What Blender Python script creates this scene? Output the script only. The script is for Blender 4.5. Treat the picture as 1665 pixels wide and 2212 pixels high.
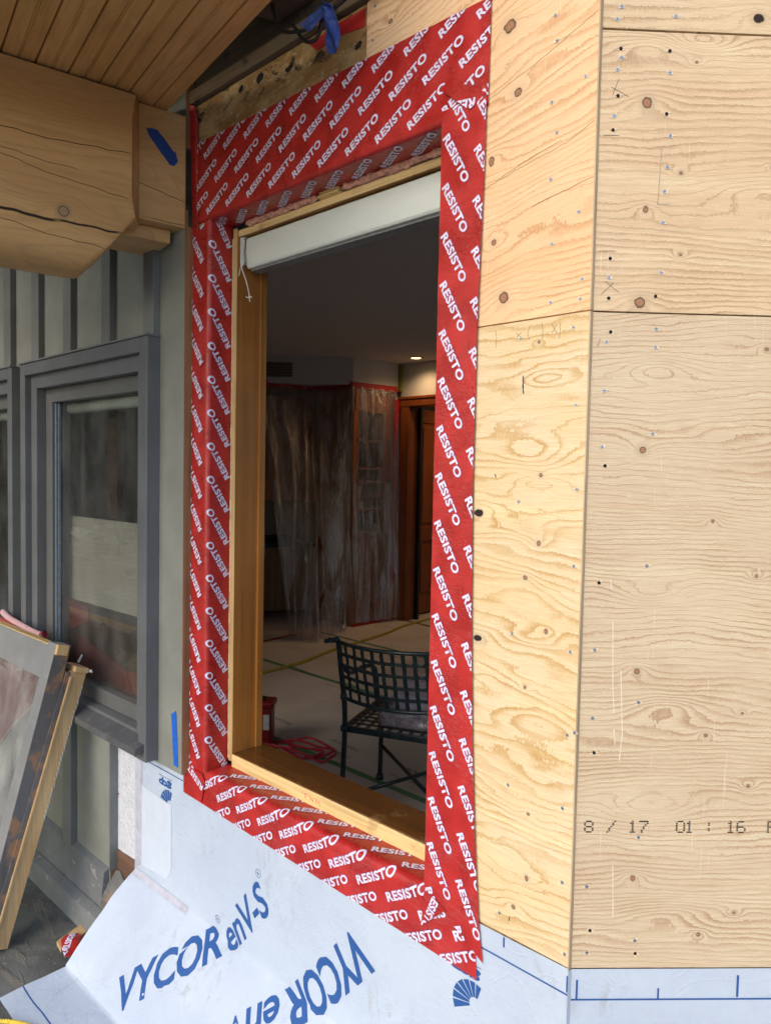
import bpy, bmesh, math, random
from mathutils import Vector, Matrix, noise as mnoise
R = math.radians
rnd = random.Random(7)
scn = bpy.context.scene
for o in list(bpy.data.objects): bpy.data.objects.remove(o)
col = scn.collection

# ------------------------------------------------------------------ camera
EYE = Vector((0.633, -1.209, 1.62))
cr = Vector((0.731, 0.683, 0.020)); cf = Vector((-0.681, 0.730, -0.0484))
cf.normalize(); cr = (cr - cf*cr.dot(cf)).normalized(); cu = cr.cross(cf)
cam = bpy.data.cameras.new('camera'); camo = bpy.data.objects.new('camera', cam); col.objects.link(camo)
camo.matrix_world = Matrix(((cr.x, cu.x, -cf.x, EYE.x), (cr.y, cu.y, -cf.y, EYE.y), (cr.z, cu.z, -cf.z, EYE.z), (0, 0, 0, 1)))
cam.sensor_fit = 'VERTICAL'; cam.sensor_height = 24; cam.lens = 1560.5/2212*24
cam.clip_start = 0.02; cam.clip_end = 500
scn.camera = camo
# ------------------------------------------------------------------ world, sun, exposure
SUN_EL, SUN_AZ = 35, 174          # degrees; azimuth clockwise from +y
w = bpy.data.worlds.new('World'); scn.world = w; w.use_nodes = True
nt = w.node_tree; bg = nt.nodes['Background']
sky = nt.nodes.new('ShaderNodeTexSky'); sky.sky_type = 'NISHITA'; sky.sun_disc = False
sky.sun_elevation = R(SUN_EL); sky.sun_rotation = R(SUN_AZ); sky.air_density = 1.0; sky.dust_density = 2.5; sky.ozone_density = 1.0
nt.links.new(sky.outputs[0], bg.inputs[0]); bg.inputs[1].default_value = 0.15
sl = bpy.data.lights.new('sun', 'SUN'); sl.energy = 0.42; sl.angle = R(32); sl.color = (1.0, 0.93, 0.83)
so = bpy.data.objects.new('sun', sl); col.objects.link(so)
sd = Vector((math.sin(R(SUN_AZ))*math.cos(R(SUN_EL)), math.cos(R(SUN_AZ))*math.cos(R(SUN_EL)), math.sin(R(SUN_EL))))
so.rotation_euler = sd.to_track_quat('Z', 'Y').to_euler(); so.location = (0, -6, 8)
scn.view_settings.view_transform = 'Standard'; scn.view_settings.look = 'None'
scn.view_settings.exposure = 0.93; scn.view_settings.gamma = 1
scn.render.engine = 'CYCLES'
scn.cycles.max_bounces = 10; scn.cycles.diffuse_bounces = 5; scn.cycles.transparent_max_bounces = 16
scn.cycles.use_denoising = True

# ------------------------------------------------------------------ node helper
class NB:
    def __init__(s, name, rough=0.6, spec=0.4):
        s.mat = bpy.data.materials.new(name); s.mat.use_nodes = True
        s.t = s.mat.node_tree; s.b = s.t.nodes['Principled BSDF']
        s.b.inputs['Roughness'].default_value = rough
        s.b.inputs['Specular IOR Level'].default_value = spec
        s.tc = s.t.nodes.new('ShaderNodeTexCoord').outputs['Object']
        sp = s.t.nodes.new('ShaderNodeSeparateXYZ'); s.t.links.new(s.tc, sp.inputs[0])
        s.x, s.y, s.z = sp.outputs
    def put(s, sock, v):
        if isinstance(v, bpy.types.NodeSocket): s.t.links.new(v, sock)
        elif isinstance(v, (tuple, list)):
            sock.default_value = tuple(v) if len(sock.default_value) == len(v) else tuple(v)+(1,)
        else: sock.default_value = v
    def m(s, op, a, b=0.0, c=0.0, clamp=False):
        n = s.t.nodes.new('ShaderNodeMath'); n.operation = op; n.use_clamp = clamp
        s.put(n.inputs[0], a); s.put(n.inputs[1], b); s.put(n.inputs[2], c); return n.outputs[0]
    def add(s, a, b): return s.m('ADD', a, b)
    def mul(s, a, b): return s.m('MULTIPLY', a, b)
    def xyz(s, x, y, z):
        n = s.t.nodes.new('ShaderNodeCombineXYZ')
        s.put(n.inputs[0], x); s.put(n.inputs[1], y); s.put(n.inputs[2], z); return n.outputs[0]
    def vec(s, sx, sy, sz, off=0.0):
        return s.xyz(s.m('MULTIPLY_ADD', s.x, sx, off), s.m('MULTIPLY_ADD', s.y, sy, off), s.m('MULTIPLY_ADD', s.z, sz, off))
    def noise(s, v, scale=1.0, detail=2.0, rough=0.5, dist=0.0):
        n = s.t.nodes.new('ShaderNodeTexNoise'); s.put(n.inputs['Vector'], v)
        n.inputs['Scale'].default_value = scale; n.inputs['Detail'].default_value = detail
        n.inputs['Roughness'].default_value = rough; n.inputs['Distortion'].default_value = dist
        return n.outputs[0]
    def mix(s, f, a, b, mode='MIX'):
        n = s.t.nodes.new('ShaderNodeMix'); n.data_type = 'RGBA'; n.blend_type = mode
        s.put(n.inputs[0], f); s.put(n.inputs[6], a); s.put(n.inputs[7], b); return n.outputs[2]
    def ss(s, v, lo, hi, a=0.0, b=1.0):
        n = s.t.nodes.new('ShaderNodeMapRange'); n.interpolation_type = 'SMOOTHSTEP'
        s.put(n.inputs[0], v)
        for i, q in enumerate((lo, hi, a, b)): s.put(n.inputs[i+1], q)
        return n.outputs[0]
    def color(s, c): s.put(s.b.inputs['Base Color'], c); return s
    def rough(s, c): s.put(s.b.inputs['Roughness'], c); return s
    def bump(s, h, strength=0.3, dist=0.002):
        n = s.t.nodes.new('ShaderNodeBump'); n.inputs['Strength'].default_value = strength
        n.inputs['Distance'].default_value = dist; s.put(n.inputs['Height'], h)
        s.t.links.new(n.outputs[0], s.b.inputs['Normal']); return s
    def dist2(s, u, v, u0, v0, wu, wv):
        a = s.m('MULTIPLY', s.m('SUBTRACT', u, u0), 1/wu); b = s.m('MULTIPLY', s.m('SUBTRACT', v, v0), 1/wv)
        return s.add(s.mul(a, a), s.mul(b, b))

def sc(c, k): return tuple(x*k for x in c)

def plywood(name, base, late, warm, F, A, knots, bumps, seed, tilt=0.0, lineamt=0.6, power=4.0, wide=0.0):
    "veneer: growth-ring field that bends round each knot, fine fibre, knots with dark rims"
    s = NB(name, 0.62, 0.3)
    u = s.x; v = s.m('MULTIPLY_ADD', s.x, -tilt, s.z)
    big = s.noise(s.xyz(s.m('MULTIPLY_ADD', u, 1.5, seed), seed, s.mul(v, 5.0)), 1.0, 2.0, 0.5, 0.3)
    med = s.noise(s.xyz(s.m('MULTIPLY_ADD', u, 9, seed), seed+3, s.mul(v, 28.0)), 1.0, 2.0)
    sm = s.noise(s.xyz(s.m('MULTIPLY_ADD', u, 230, seed), seed+5, s.mul(v, 120.0)), 1.0, 2.0)
    wide_ = s.noise(s.xyz(s.m('MULTIPLY_ADD', u, 2.4, seed+20), seed+7, s.mul(v, 9.0)), 1.0, 2.0)
    f = s.add(s.mul(v, F), s.add(s.mul(s.m('SUBTRACT', big, .5), A), s.add(s.mul(s.m('SUBTRACT', med, .5), A*.15), s.mul(s.m('SUBTRACT', sm, .5), .50))))
    for i, (ku, kv, kr) in enumerate(knots):
        d = s.dist2(u, v, ku, kv-tilt*ku, kr*4.2, kr*2.3)
        g = s.m('POWER', 2.718, s.mul(d, -1.0))
        f = s.m('MULTIPLY_ADD', g, (1.6 if i % 2 else -1.6)*(F/90+.3), f)
    for i, (ku, kv, kr) in enumerate(bumps):
        d = s.dist2(u, v, ku, kv-tilt*ku, kr*2.6, kr*.85)
        g = s.m('POWER', 2.718, s.mul(d, -1.0))
        f = s.m('MULTIPLY_ADD', g, (3.2 if i % 2 else -2.6)*(F/90+.25), f)
    t = s.m('FRACT', f)
    line = s.mul(s.ss(t, s.ss(wide_, .30, .66, .88-.12*power*.5+.10, .18), .97), s.ss(t, .94, 1.0, 1.0, 0.0))
    cont = s.ss(s.noise(s.xyz(s.m('MULTIPLY_ADD', u, 5, seed+9), 0.0, s.mul(v, 16.0)), 1.0, 2.0), .3, .68, .25, 1.0)
    fib = s.noise(s.xyz(s.mul(u, 24), 1.3, s.mul(v, 1100.0)), 1.0, 3.0, .65)
    fib2 = s.noise(s.xyz(s.mul(u, 55), 4.3, s.mul(v, 420.0)), 1.0, 2.0, .6)
    blotch = s.noise(s.xyz(s.m('MULTIPLY_ADD', u, 3, seed*2), 2.0, s.mul(v, 7.0)), 1.0, 3.0)
    c = s.mix(s.ss(blotch, .32, .68), base, warm)
    band = s.noise(s.xyz(s.m('MULTIPLY_ADD', u, 1.2, seed*3), 5.0, s.mul(v, 26.0)), 1.0, 3.0, .6, .6)
    c = s.mix(s.ss(band, .52, .72, 0.0, .55), c, (base[0]*1.10, base[1]*1.20, base[2]*1.18)); c = s.mix(s.ss(band, .30, .44, .35, 0.0), c, (base[0]*.92, base[1]*.78, base[2]*.72))
    c = s.mix(s.mul(s.mul(line, cont), lineamt), c, late)
    c = s.mix(s.ss(fib, .30, .62, .38, 0.0), c, late)
    c = s.mix(s.ss(fib2, .60, .74, 0.0, .30), c, sc(base, 1.25))
    # short dark splinter flecks
    fl = s.noise(s.xyz(s.mul(u, 40), seed, s.mul(v, 900.0)), 1.0, 1.0)
    c = s.mix(s.ss(fl, .76, .82, 0.0, .55), c, sc(late, .35))
    # pale vertical lathe / roller marks
    lm = s.noise(s.xyz(s.mul(u, 260), seed, s.mul(v, 9.0)), 1.0, 1.0)
    lmz = s.ss(s.noise(s.xyz(s.mul(u, 13), seed+2, s.mul(v, 2.0)), 1.0, 0.0), .52, .66)
    c = s.mix(s.mul(s.ss(lm, .70, .80, 0.0, .28), lmz), c, (.92, .86, .76))
    wob = s.mul(s.m('SUBTRACT', s.noise(s.vec(90, 90, 90), 1.0, 2.0), .5), .8)
    for i, (ku, kv, kr) in enumerate(knots):
        d = s.add(s.m('SQRT', s.dist2(s.x, s.z, ku, kv, kr*(1.0+.18*math.sin(i*5+seed)), kr*(1.0+.22*math.cos(i*3+seed)))), s.mul(wob, .8))
        halo = s.ss(d, 1.0, 2.3+.8*math.sin(i*2.3), .75, 0.0)
        c = s.mix(halo, c, sc(warm, .78))
        dark = kr > .0095 and (i in DARKK.get(name, ()))
        core = (.022, .014, .012) if dark else (.36, .185, .10)
        c = s.mix(s.ss(d, .78, 1.0, 1.0, 0.0), c, (.05, .025, .015))
        ring = s.m('SINE', s.mul(d, 14.0))
        c = s.mix(s.ss(d, .62, .80, 1.0, 0.0), c, s.mix(s.ss(ring, -1, 1, .0, .35), core, sc(core, .4)))
    s.color(c)
    h = s.add(s.mul(line, -.8), s.add(s.mul(fib, 1.0), s.mul(fib2, .5)))
    s.bump(h, .45, .0012)
    return s.mat
DARKK = {}

def wood(name, a, b, axis='x', rough=.55, spec=.35, grain=1.0, cracks=(), stain=None, bstr=.35):
    s = NB(name, rough, spec)
    k = {'x': (3, 90, 90), 'y': (90, 3, 90), 'z': (90, 90, 3)}[axis]
    n1 = s.noise(s.vec(*[q*grain for q in k]), 1.0, 4.0, .62, .4)
    n2 = s.noise(s.vec(*[q*grain*.16 for q in k], 3.1), 1.0, 3.0, .5, .8)
    n3 = s.noise(s.vec(5, 5, 5, 7.7), 1.0, 3.0)
    c = s.mix(s.ss(n2, .3, .7), a, b)
    c = s.mix(s.ss(n1, .35, .75, .0, .55), c, sc(b, .55))
    c = s.mix(s.ss(n3, .4, .7, 0, .25), c, sc(a, 1.2))
    if stain: c = s.mix(s.ss(s.noise(s.vec(11, 11, 11, 1.7), 1.0, 4.0, .6), stain[0], stain[0]+.12, 0.0, stain[1]), c, stain[2])
    s.color(c); s.bump(n1, bstr, .0012)
    return s.mat

def paint(name, c, rough=.5, nb=180, bs=.18, spec=.4, var=.12, streak=None, chip=None):
    s = NB(name, rough, spec)
    n = s.noise(s.vec(6, 6, 6), 1.0, 4.0, .6)
    cc = s.mix(s.ss(n, .3, .7), sc(c, 1-var), sc(c, 1+var))
    h = s.noise(s.vec(nb, nb, nb), 1.0, 3.0, .6)
    if streak:
        st = s.noise(s.vec(*streak), 1.0, 3.0, .6); h = s.add(h, s.mul(st, 1.3))
        cc = s.mix(s.ss(st, .45, .8, 0.0, .22), cc, sc(c, 1.5))
    sp = s.noise(s.vec(260, 260, 260, 5.0), 1.0, 1.0)
    cc = s.mix(s.ss(sp, .74, .78, 0.0, .35), cc, (.45, .44, .42))
    if chip:
        ch = s.noise(s.vec(*chip[0]), 1.0, 4.0, .65)
        cc = s.mix(s.ss(ch, chip[1], chip[1]+.03), cc, chip[2])
    s.color(cc); s.bump(h, bs, .0015)
    return s.mat

def plain(name, c, rough=.5, spec=.4, var=.1, nb=60, bs=.08, metal=0.0, emit=None):
    s = NB(name, rough, spec); n = s.noise(s.vec(nb, nb, nb), 1.0, 3.0, .6)
    s.color(s.mix(s.ss(n, .3, .7), sc(c, 1-var), sc(c, 1+var))); s.b.inputs['Metallic'].default_value = metal
    if bs: s.bump(n, bs, .001)
    if emit: s.b.inputs['Emission Color'].default_value = emit[0]+(1,); s.b.inputs['Emission Strength'].default_value = emit[1]
    return s.mat

# ------------------------------------------------------------------ object helpers
def tag(o, label=None, cat=None, group=None, kind=None):
    if label: o['label'] = label
    if cat: o['category'] = cat
    if group: o['group'] = group
    if kind: o['kind'] = kind
    return o
def empty(name, loc=(0, 0, 0), label=None, cat=None, group=None, rz=0):
    e = bpy.data.objects.new(name, None); e.empty_display_size = .05; e.location = loc; e.rotation_euler = (0, 0, rz); col.objects.link(e)
    return tag(e, label, cat, group)
class MB:
    def __init__(s): s.v, s.f, s.k = [], [], []
    def poly(s, pts, k=0): i = len(s.v); s.v += [Vector(p) for p in pts]; s.f.append(tuple(range(i, i+len(pts)))); s.k.append(k)
    def hexa(s, p, k=0):
        i = len(s.v); s.v += [Vector(q) for q in p]
        for q in ((0, 3, 2, 1), (4, 5, 6, 7), (0, 1, 5, 4), (1, 2, 6, 5), (2, 3, 7, 6), (3, 0, 4, 7)): s.f.append(tuple(i+j for j in q)); s.k.append(k)
        return s
    def box(s, x0, x1, y0, y1, z0, z1, k=0):
        return s.hexa([(x0, y0, z0), (x1, y0, z0), (x1, y1, z0), (x0, y1, z0), (x0, y0, z1), (x1, y0, z1), (x1, y1, z1), (x0, y1, z1)], k)
    def prism(s, pts, d, k=0):
        "planar outline extruded by vector d"
        d = Vector(d); n = len(pts); i = len(s.v); s.v += [Vector(p) for p in pts]+[Vector(p)+d for p in pts]
        s.f.append(tuple(i+j for j in range(n))[::-1]); s.f.append(tuple(i+n+j for j in range(n))); s.k += [k, k]
        for j in range(n): s.f.append((i+j, i+(j+1) % n, i+n+(j+1) % n, i+n+j)); s.k.append(k)
        return s
    def tube(s, path, r, n=8, k=0, cap=True, twist=0.0, flat=1.0):
        path = [Vector(p) for p in path]; m = len(path); i0 = len(s.v); up = None
        for j, p in enumerate(path):
            t = (path[min(j+1, m-1)]-path[max(j-1, 0)]).normalized()
            if up is None: up = t.orthogonal().normalized()
            up = (up - t*up.dot(t)).normalized(); b = t.cross(up)
            rr = r[j] if isinstance(r, (list, tuple)) else r
            for q in range(n):
                a = 2*math.pi*q/n + twist*j
                s.v.append(p+up*math.cos(a)*rr+b*math.sin(a)*rr*flat)
        for j in range(m-1):
            for q in range(n):
                a, b2 = i0+j*n+q, i0+j*n+(q+1) % n; s.f.append((a, b2, b2+n, a+n)); s.k.append(k)
        if cap: s.f.append(tuple(i0+q for q in range(n))[::-1]); s.f.append(tuple(i0+(m-1)*n+q for q in range(n))); s.k += [k, k]
        return s
    def build(s, name, mats, parent=None, smooth=False, bevel=0.0, local=False, fix=True):
        me = bpy.data.meshes.new(name)
        me.from_pydata([tuple(v) for v in s.v], [], s.f)
        if not isinstance(mats, (list, tuple)): mats = [mats]
        for m_ in mats: me.materials.append(m_)
        for p, k in zip(me.polygons, s.k): p.material_index = k; p.use_smooth = smooth
        if fix:
            bm = bmesh.new(); bm.from_mesh(me); bmesh.ops.recalc_face_normals(bm, faces=bm.faces); bm.to_mesh(me); bm.free()
        o = bpy.data.objects.new(name, me); col.objects.link(o)
        if parent is not None:
            o.parent = parent
            if not local: o.matrix_parent_inverse = wm(parent).inverted()
        if bevel:
            b = o.modifiers.new('bevel', 'BEVEL'); b.width = bevel; b.segments = 2; b.limit_method = 'ANGLE'; b.angle_limit = R(40)
        return o
def wm(o):
    m = Matrix.Translation(o.location) @ o.rotation_euler.to_matrix().to_4x4()
    return (wm(o.parent) @ o.matrix_parent_inverse @ m) if o.parent else m
def smooth_path(pts, n=6):
    P = [Vector(p) for p in pts]; out = []
    for i in range(len(P)-1):
        a, b, c, d = P[max(i-1, 0)], P[i], P[i+1], P[min(i+2, len(P)-1)]
        for j in range(n):
            t = j/n; out.append(.5*((2*b)+(-a+c)*t+(2*a-5*b+4*c-d)*t*t+(-a+3*b-3*c+d)*t**3))
    return out+[P[-1]]
def grid_holes(mb, x0, x1, z0, z1, holes, y0, y1, k=0, edge_k=None):
    "wall slab in the xz plane between y0 and y1 with rectangular holes"
    xs = sorted({x0, x1, *[h[0] for h in holes if x0 < h[0] < x1], *[h[1] for h in holes if x0 < h[1] < x1]})
    zs = sorted({z0, z1, *[h[2] for h in holes if z0 < h[2] < z1], *[h[3] for h in holes if z0 < h[3] < z1]})
    def solid(i, j):
        if i < 0 or j < 0 or i >= len(xs)-1 or j >= len(zs)-1: return False
        cx, cz = (xs[i]+xs[i+1])/2, (zs[j]+zs[j+1])/2
        return not any(h[0] < cx < h[1] and h[2] < cz < h[3] for h in holes)
    ek = k if edge_k is None else edge_k
    for i in range(len(xs)-1):
        for j in range(len(zs)-1):
            if not solid(i, j): continue
            a, b, c, d = xs[i], xs[i+1], zs[j], zs[j+1]
            mb.poly([(a, y0, c), (b, y0, c), (b, y0, d), (a, y0, d)], k); mb.poly([(a, y1, c), (a, y1, d), (b, y1, d), (b, y1, c)], k)
            if not solid(i-1, j): mb.poly([(a, y0, c), (a, y0, d), (a, y1, d), (a, y1, c)], ek)
            if not solid(i+1, j): mb.poly([(b, y0, c), (b, y1, c), (b, y1, d), (b, y0, d)], ek)
            if not solid(i, j-1): mb.poly([(a, y0, c), (a, y1, c), (b, y1, c), (b, y0, c)], ek)
            if not solid(i, j+1): mb.poly([(a, y0, d), (b, y0, d), (b, y1, d), (a, y1, d)], ek)
    return mb

# ------------------------------------------------------------------ lettering
_tc = {}
def text2d(body, bold=.022, shear=0.0, space=1.0):
    "letters as flat faces: width 1, cap height 1, lower left corner at 0,0"
    key = (body, bold, shear, space)
    if key in _tc: return _tc[key]
    cu_ = bpy.data.curves.new('t', 'FONT'); cu_.body = body; cu_.offset = bold; cu_.shear = shear; cu_.resolution_u = 3; cu_.space_character = space
    ob = bpy.data.objects.new('t', cu_); col.objects.link(ob)
    bpy.context.view_layer.update()
    me = bpy.data.meshes.new_from_object(ob.evaluated_get(bpy.context.evaluated_depsgraph_get()))
    vs = [(v.co.x, v.co.y) for v in me.vertices]; fs = [tuple(p.vertices) for p in me.polygons]
    bpy.data.objects.remove(ob); bpy.data.curves.remove(cu_); bpy.data.meshes.remove(me)
    x0 = min(v[0] for v in vs); x1 = max(v[0] for v in vs)
    h = .73+bold*1.2
    vs = [((a-x0)/(x1-x0), (b+bold*.5)/h) for a, b in vs]
    _tc[key] = (vs, fs); return vs, fs
def place(tx, x, z, ang, w_, h_, mirror=False):
    ca, sa = math.cos(R(ang)), math.sin(R(ang)); vs, fs = tx
    return [(x+a*w_*ca-b*h_*sa, z+a*w_*sa+b*h_*ca) for a, b in vs], fs
def joinp(lst):
    V_, F_ = [], []
    for vs, fs in lst:
        i = len(V_); V_ += vs; F_ += [tuple(i+j for j in f) for f in fs]
    return V_, F_
def cut2d(V_, F_, region, lines):
    "clip a flat mesh to a convex region (ccw) and split it along lines (px,pz,nx,nz)"
    bm = bmesh.new(); vv = [bm.verts.new((a, b, 0)) for a, b in V_]
    for f in F_:
        try: bm.faces.new([vv[i] for i in f])
        except ValueError: pass
    n = len(region)
    for i in range(n):
        a, b = region[i], region[(i+1) % n]; d = (b[0]-a[0], b[1]-a[1])
        bmesh.ops.bisect_plane(bm, geom=bm.verts[:]+bm.edges[:]+bm.faces[:], plane_co=(a[0], a[1], 0), plane_no=(d[1], -d[0], 0), clear_outer=True, dist=1e-6)
    for px, pz, nx, nz in lines:
        bmesh.ops.bisect_plane(bm, geom=bm.verts[:]+bm.edges[:]+bm.faces[:], plane_co=(px, pz, 0), plane_no=(nx, nz, 0), dist=1e-6)
    bm.verts.index_update()
    out = [(v.co.x, v.co.y) for v in bm.verts], [tuple(v.index for v in f.verts) for f in bm.faces]
    bm.free(); return out
def sheet(name, regions, prints, mapfn, mats, folds=(), cell=.012, parent=None, gap=.0005):
    mb = MB()
    for reg in regions:
        xs = [p[0] for p in reg]; zs = [p[1] for p in reg]
        lines = list(folds)
        q = math.floor(min(xs)/cell)*cell
        while q < max(xs): lines.append((q, 0, 1, 0)); q += cell
        q = math.floor(min(zs)/cell)*cell
        while q < max(zs): lines.append((0, q, 0, 1)); q += cell
        bx = [(min(xs), min(zs)), (max(xs), min(zs)), (max(xs), max(zs)), (min(xs), max(zs))]
        V_, F_ = cut2d(bx, [(0, 1, 2, 3)], reg, lines)
        i = len(mb.v); mb.v += [mapfn(a, b, 0.0) for a, b in V_]; mb.f += [tuple(i+j for j in f) for f in F_]; mb.k += [0]*len(F_)
        for pi, (pv, pf) in enumerate(prints):
            if not pv: continue
            V2, F2 = cut2d(pv, pf, reg, lines)
            i = len(mb.v); mb.v += [mapfn(a, b, gap*(pi+1)) for a, b in V2]; mb.f += [tuple(i+j for j in f) for f in F2]; mb.k += [pi+1]*len(F2)
    o = mb.build(name, mats, parent, smooth=True, fix=False)
    return o
# ------------------------------------------------------------------ materials
BU_K = [(-0.19, 2.4986, 0.0128), (-0.1676, 2.3648, 0.0099), (-0.225, 2.2508, 0.0092), (-0.2144, 2.0901, 0.0074), (-0.1878, 1.9781, 0.0109), (-.509, 2.635, .007)]
BU_S = [(-0.0898, 2.4769), (-0.0849, 2.4298), (-0.0249, 2.3447), (-0.0923, 2.3217), (-0.0799, 2.2628), (-0.0898, 2.1805), (-0.0301, 2.1073), (-0.0832, 2.0605), (-0.019, 1.9854), (-0.0217, 1.9504), (-0.0818, 1.9524), (-.557, 2.688), (-.563, 2.615)]
BL_K = [(-0.1049, 1.8819, 0.0044), (-0.0922, 1.6291, 0.004), (-0.2336, 1.5501, 0.0105), (-0.0924, 1.4991, 0.0051), (-0.1196, 1.4297, 0.0066), (-0.0705, 1.3321, 0.0051), (-0.2284, 1.2932, 0.0096), (-0.1134, 1.2154, 0.0033), (-0.0974, 0.9677, 0.0042), (-0.0968, 0.839, 0.0051), (-0.1246, 0.7693, 0.0061)]
BL_S = [(-0.0339, 1.9005), (-0.1451, 1.8928), (-0.0229, 1.7584), (-0.016, 1.6041), (-0.1391, 1.5766), (-0.0168, 1.4626), (-0.1457, 1.3161), (-0.0184, 1.3026), (-0.0187, 1.1452), (-0.145, 1.0112), (-0.0236, 1.0042), (-0.0195, 0.8623), (-0.1566, 0.7432), (-0.0093, 0.7277), (-.004, 1.1536)]
BL_B = [(-0.0879, 1.8126, 0.0197), (-0.1075, 1.6728, 0.0309), (-0.1056, 1.6168, 0.0265), (-0.1066, 1.5173, 0.0187), (-0.1076, 1.3925, 0.0374), (-0.0944, 1.3157, 0.0232), (-0.0913, 1.1487, 0.0279), (-0.1152, 0.9808, 0.0422)]
CT_K = [(0.2868, 2.4508, 0.0102)]
CT_S = [(0.0383, 2.4609), (0.1365, 2.4482), (0.0318, 2.4392)]
CU_K = [(0.0912, 2.2971, 0.0094), (0.1568, 2.1763, 0.0047), (0.095, 2.1101, 0.006), (0.1614, 2.0316, 0.0034), (0.0901, 1.9444, 0.0094), (0.1777, 2.3708, 0.0034), (0.3227, 2.1919, 0.0026)]
CU_S = [(0.0349, 2.3527), (0.1293, 2.3501), (0.0316, 2.2717), (0.1345, 2.2403), (0.1313, 2.1854), (0.128, 2.1427), (0.1273, 2.0875), (0.1274, 1.9992), (0.0323, 1.9875), (0.0415, 2.3733)]
CU_H = [(0.0397, 2.3889), (0.1278, 2.3881), (0.0373, 2.3069), (0.1264, 2.2787), (0.0305, 2.2472), (0.0335, 2.0213), (0.0331, 1.9505), (0.1187, 1.9566)]
CU_B = [(0.0896, 2.3928, 0.0256), (0.1872, 2.4084, 0.0213), (0.3145, 2.1437, 0.0342)]
CL_K = [(0.3282, 1.8667, 0.0043), (0.1059, 1.6787, 0.006), (0.2415, 1.5507, 0.0041), (0.3278, 1.4502, 0.0036), (0.1105, 1.2684, 0.0063), (0.3127, 1.1914, 0.0027), (0.245, 1.149, 0.0036), (0.3303, 1.0528, 0.0041), (0.117, 0.875, 0.0059), (0.3137, 0.8072, 0.0036), (0.2472, 0.7653, 0.0041)]
CL_S = [(0.0322, 1.872), (0.1218, 1.8979), (0.1222, 1.8654), (0.0307, 1.7845), (0.1232, 1.7087), (0.0305, 1.6824), (0.1211, 1.466), (0.0298, 1.3087), (0.1154, 1.2108), (0.0301, 1.1803), (0.1245, 0.9542), (0.0298, 0.8588), (0.1251, 0.7539), (0.0345, 0.7309)]
CL_H = [(0.039, 1.8904), (0.0371, 1.6484), (0.0335, 1.4333), (0.0351, 1.1148), (0.039, 0.7736), (0.1269, 0.7287)]
CL_B = [(0.1278, 1.8268, 0.0256), (0.1352, 1.4108, 0.0271), (0.1659, 1.2005, 0.0248), (0.1414, 1.0116, 0.0316), (0.1859, 0.8064, 0.0316)]
DARKK.update({'ply_lower_window': (2, 6), 'ply_top_side': (0,)})
M = {}
M['bu'] = plywood('ply_upper_window', (.78, .52, .30), (.50, .27, .12), (.80, .57, .36), 54, 10, BU_K, [], 1.3, tilt=.16, lineamt=.82, power=4)
M['bl'] = plywood('ply_lower_window', (.69, .555, .335), (.47, .28, .09), (.71, .60, .42), 38, 13, BL_K, BL_B, 4.1, tilt=-.02, lineamt=.92, power=2.6)
M['ct'] = plywood('ply_top_side', (.66, .53, .355), (.38, .25, .14), (.63, .49, .32), 60, 7, CT_K, [], 2.2, lineamt=.8)
M['cu'] = plywood('ply_upper_side', (.66, .52, .35), (.38, .245, .14), (.63, .485, .32), 74, 8, CU_K, CU_B, 6.4, lineamt=.82, power=4.5)
M['cl'] = plywood('ply_lower_side', (.615, .52, .37), (.36, .22, .125), (.58, .475, .335), 92, 12, CL_K, CL_B, 8.6, lineamt=.82, power=3.4)
M['plyedge'] = wood('ply_edge', (.66, .52, .34), (.44, .34, .22), 'z', .8)
M['screw'] = plain('screw_metal', (.42, .45, .50), .35, .5, .25, 400, .2, metal=.6)
M['hole'] = plain('screw_hole', (.012, .010, .009), .9)
M['splinter'] = plain('splinter', (.80, .70, .52), .8)
M['pencil'] = plain('pencil_mark', (.10, .09, .09), .7)
M['ink'] = plain('stamp_ink', (.02, .02, .022), .7)
M['crack'] = plain('crack_shadow_gap', (.05, .03, .02), .9)
def tape_mat(name, c):
    s = NB(name, .30, .55)
    n = s.noise(s.vec(14, 14, 14), 1.0, 3.0)
    s.color(s.mix(s.ss(n, .3, .7), sc(c, .82), sc(c, 1.15)))
    # creases: thin ridges, plus the woven reinforcing grid
    cr_ = s.noise(s.vec(30, 30, 95), 1.0, 3.0, .55, 1.2)
    ridge = s.m('ABSOLUTE', s.m('SUBTRACT', cr_, .5))
    ridge = s.ss(ridge, 0.0, .05, 1.0, 0.0)
    gate = s.ss(s.noise(s.vec(9, 9, 9, 3.3), 1.0, 2.0), .42, .62)
    g = s.add(s.m('SINE', s.mul(s.x, 2100)), s.add(s.m('SINE', s.mul(s.z, 2100)), s.m('SINE', s.mul(s.y, 2100))))
    lump = s.noise(s.vec(60, 60, 130), 1.0, 3.0, .6)
    s.bump(s.add(s.mul(s.mul(ridge, gate), 1.2), s.add(s.mul(g, .08), s.mul(lump, .9))), .5, .0012)
    s.rough(s.ss(n, .3, .7, .24, .42))
    return s.mat
M['tape'] = tape_mat('red_membrane_tape', (.40, .020, .018))
M['tapeprint'] = plain('tape_print', (.68, .64, .82), .34, .5, .08, 40, .25)
M['tapeedge'] = plain('tape_print_edge', (.13, .07, .26), .34, .5)
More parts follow.
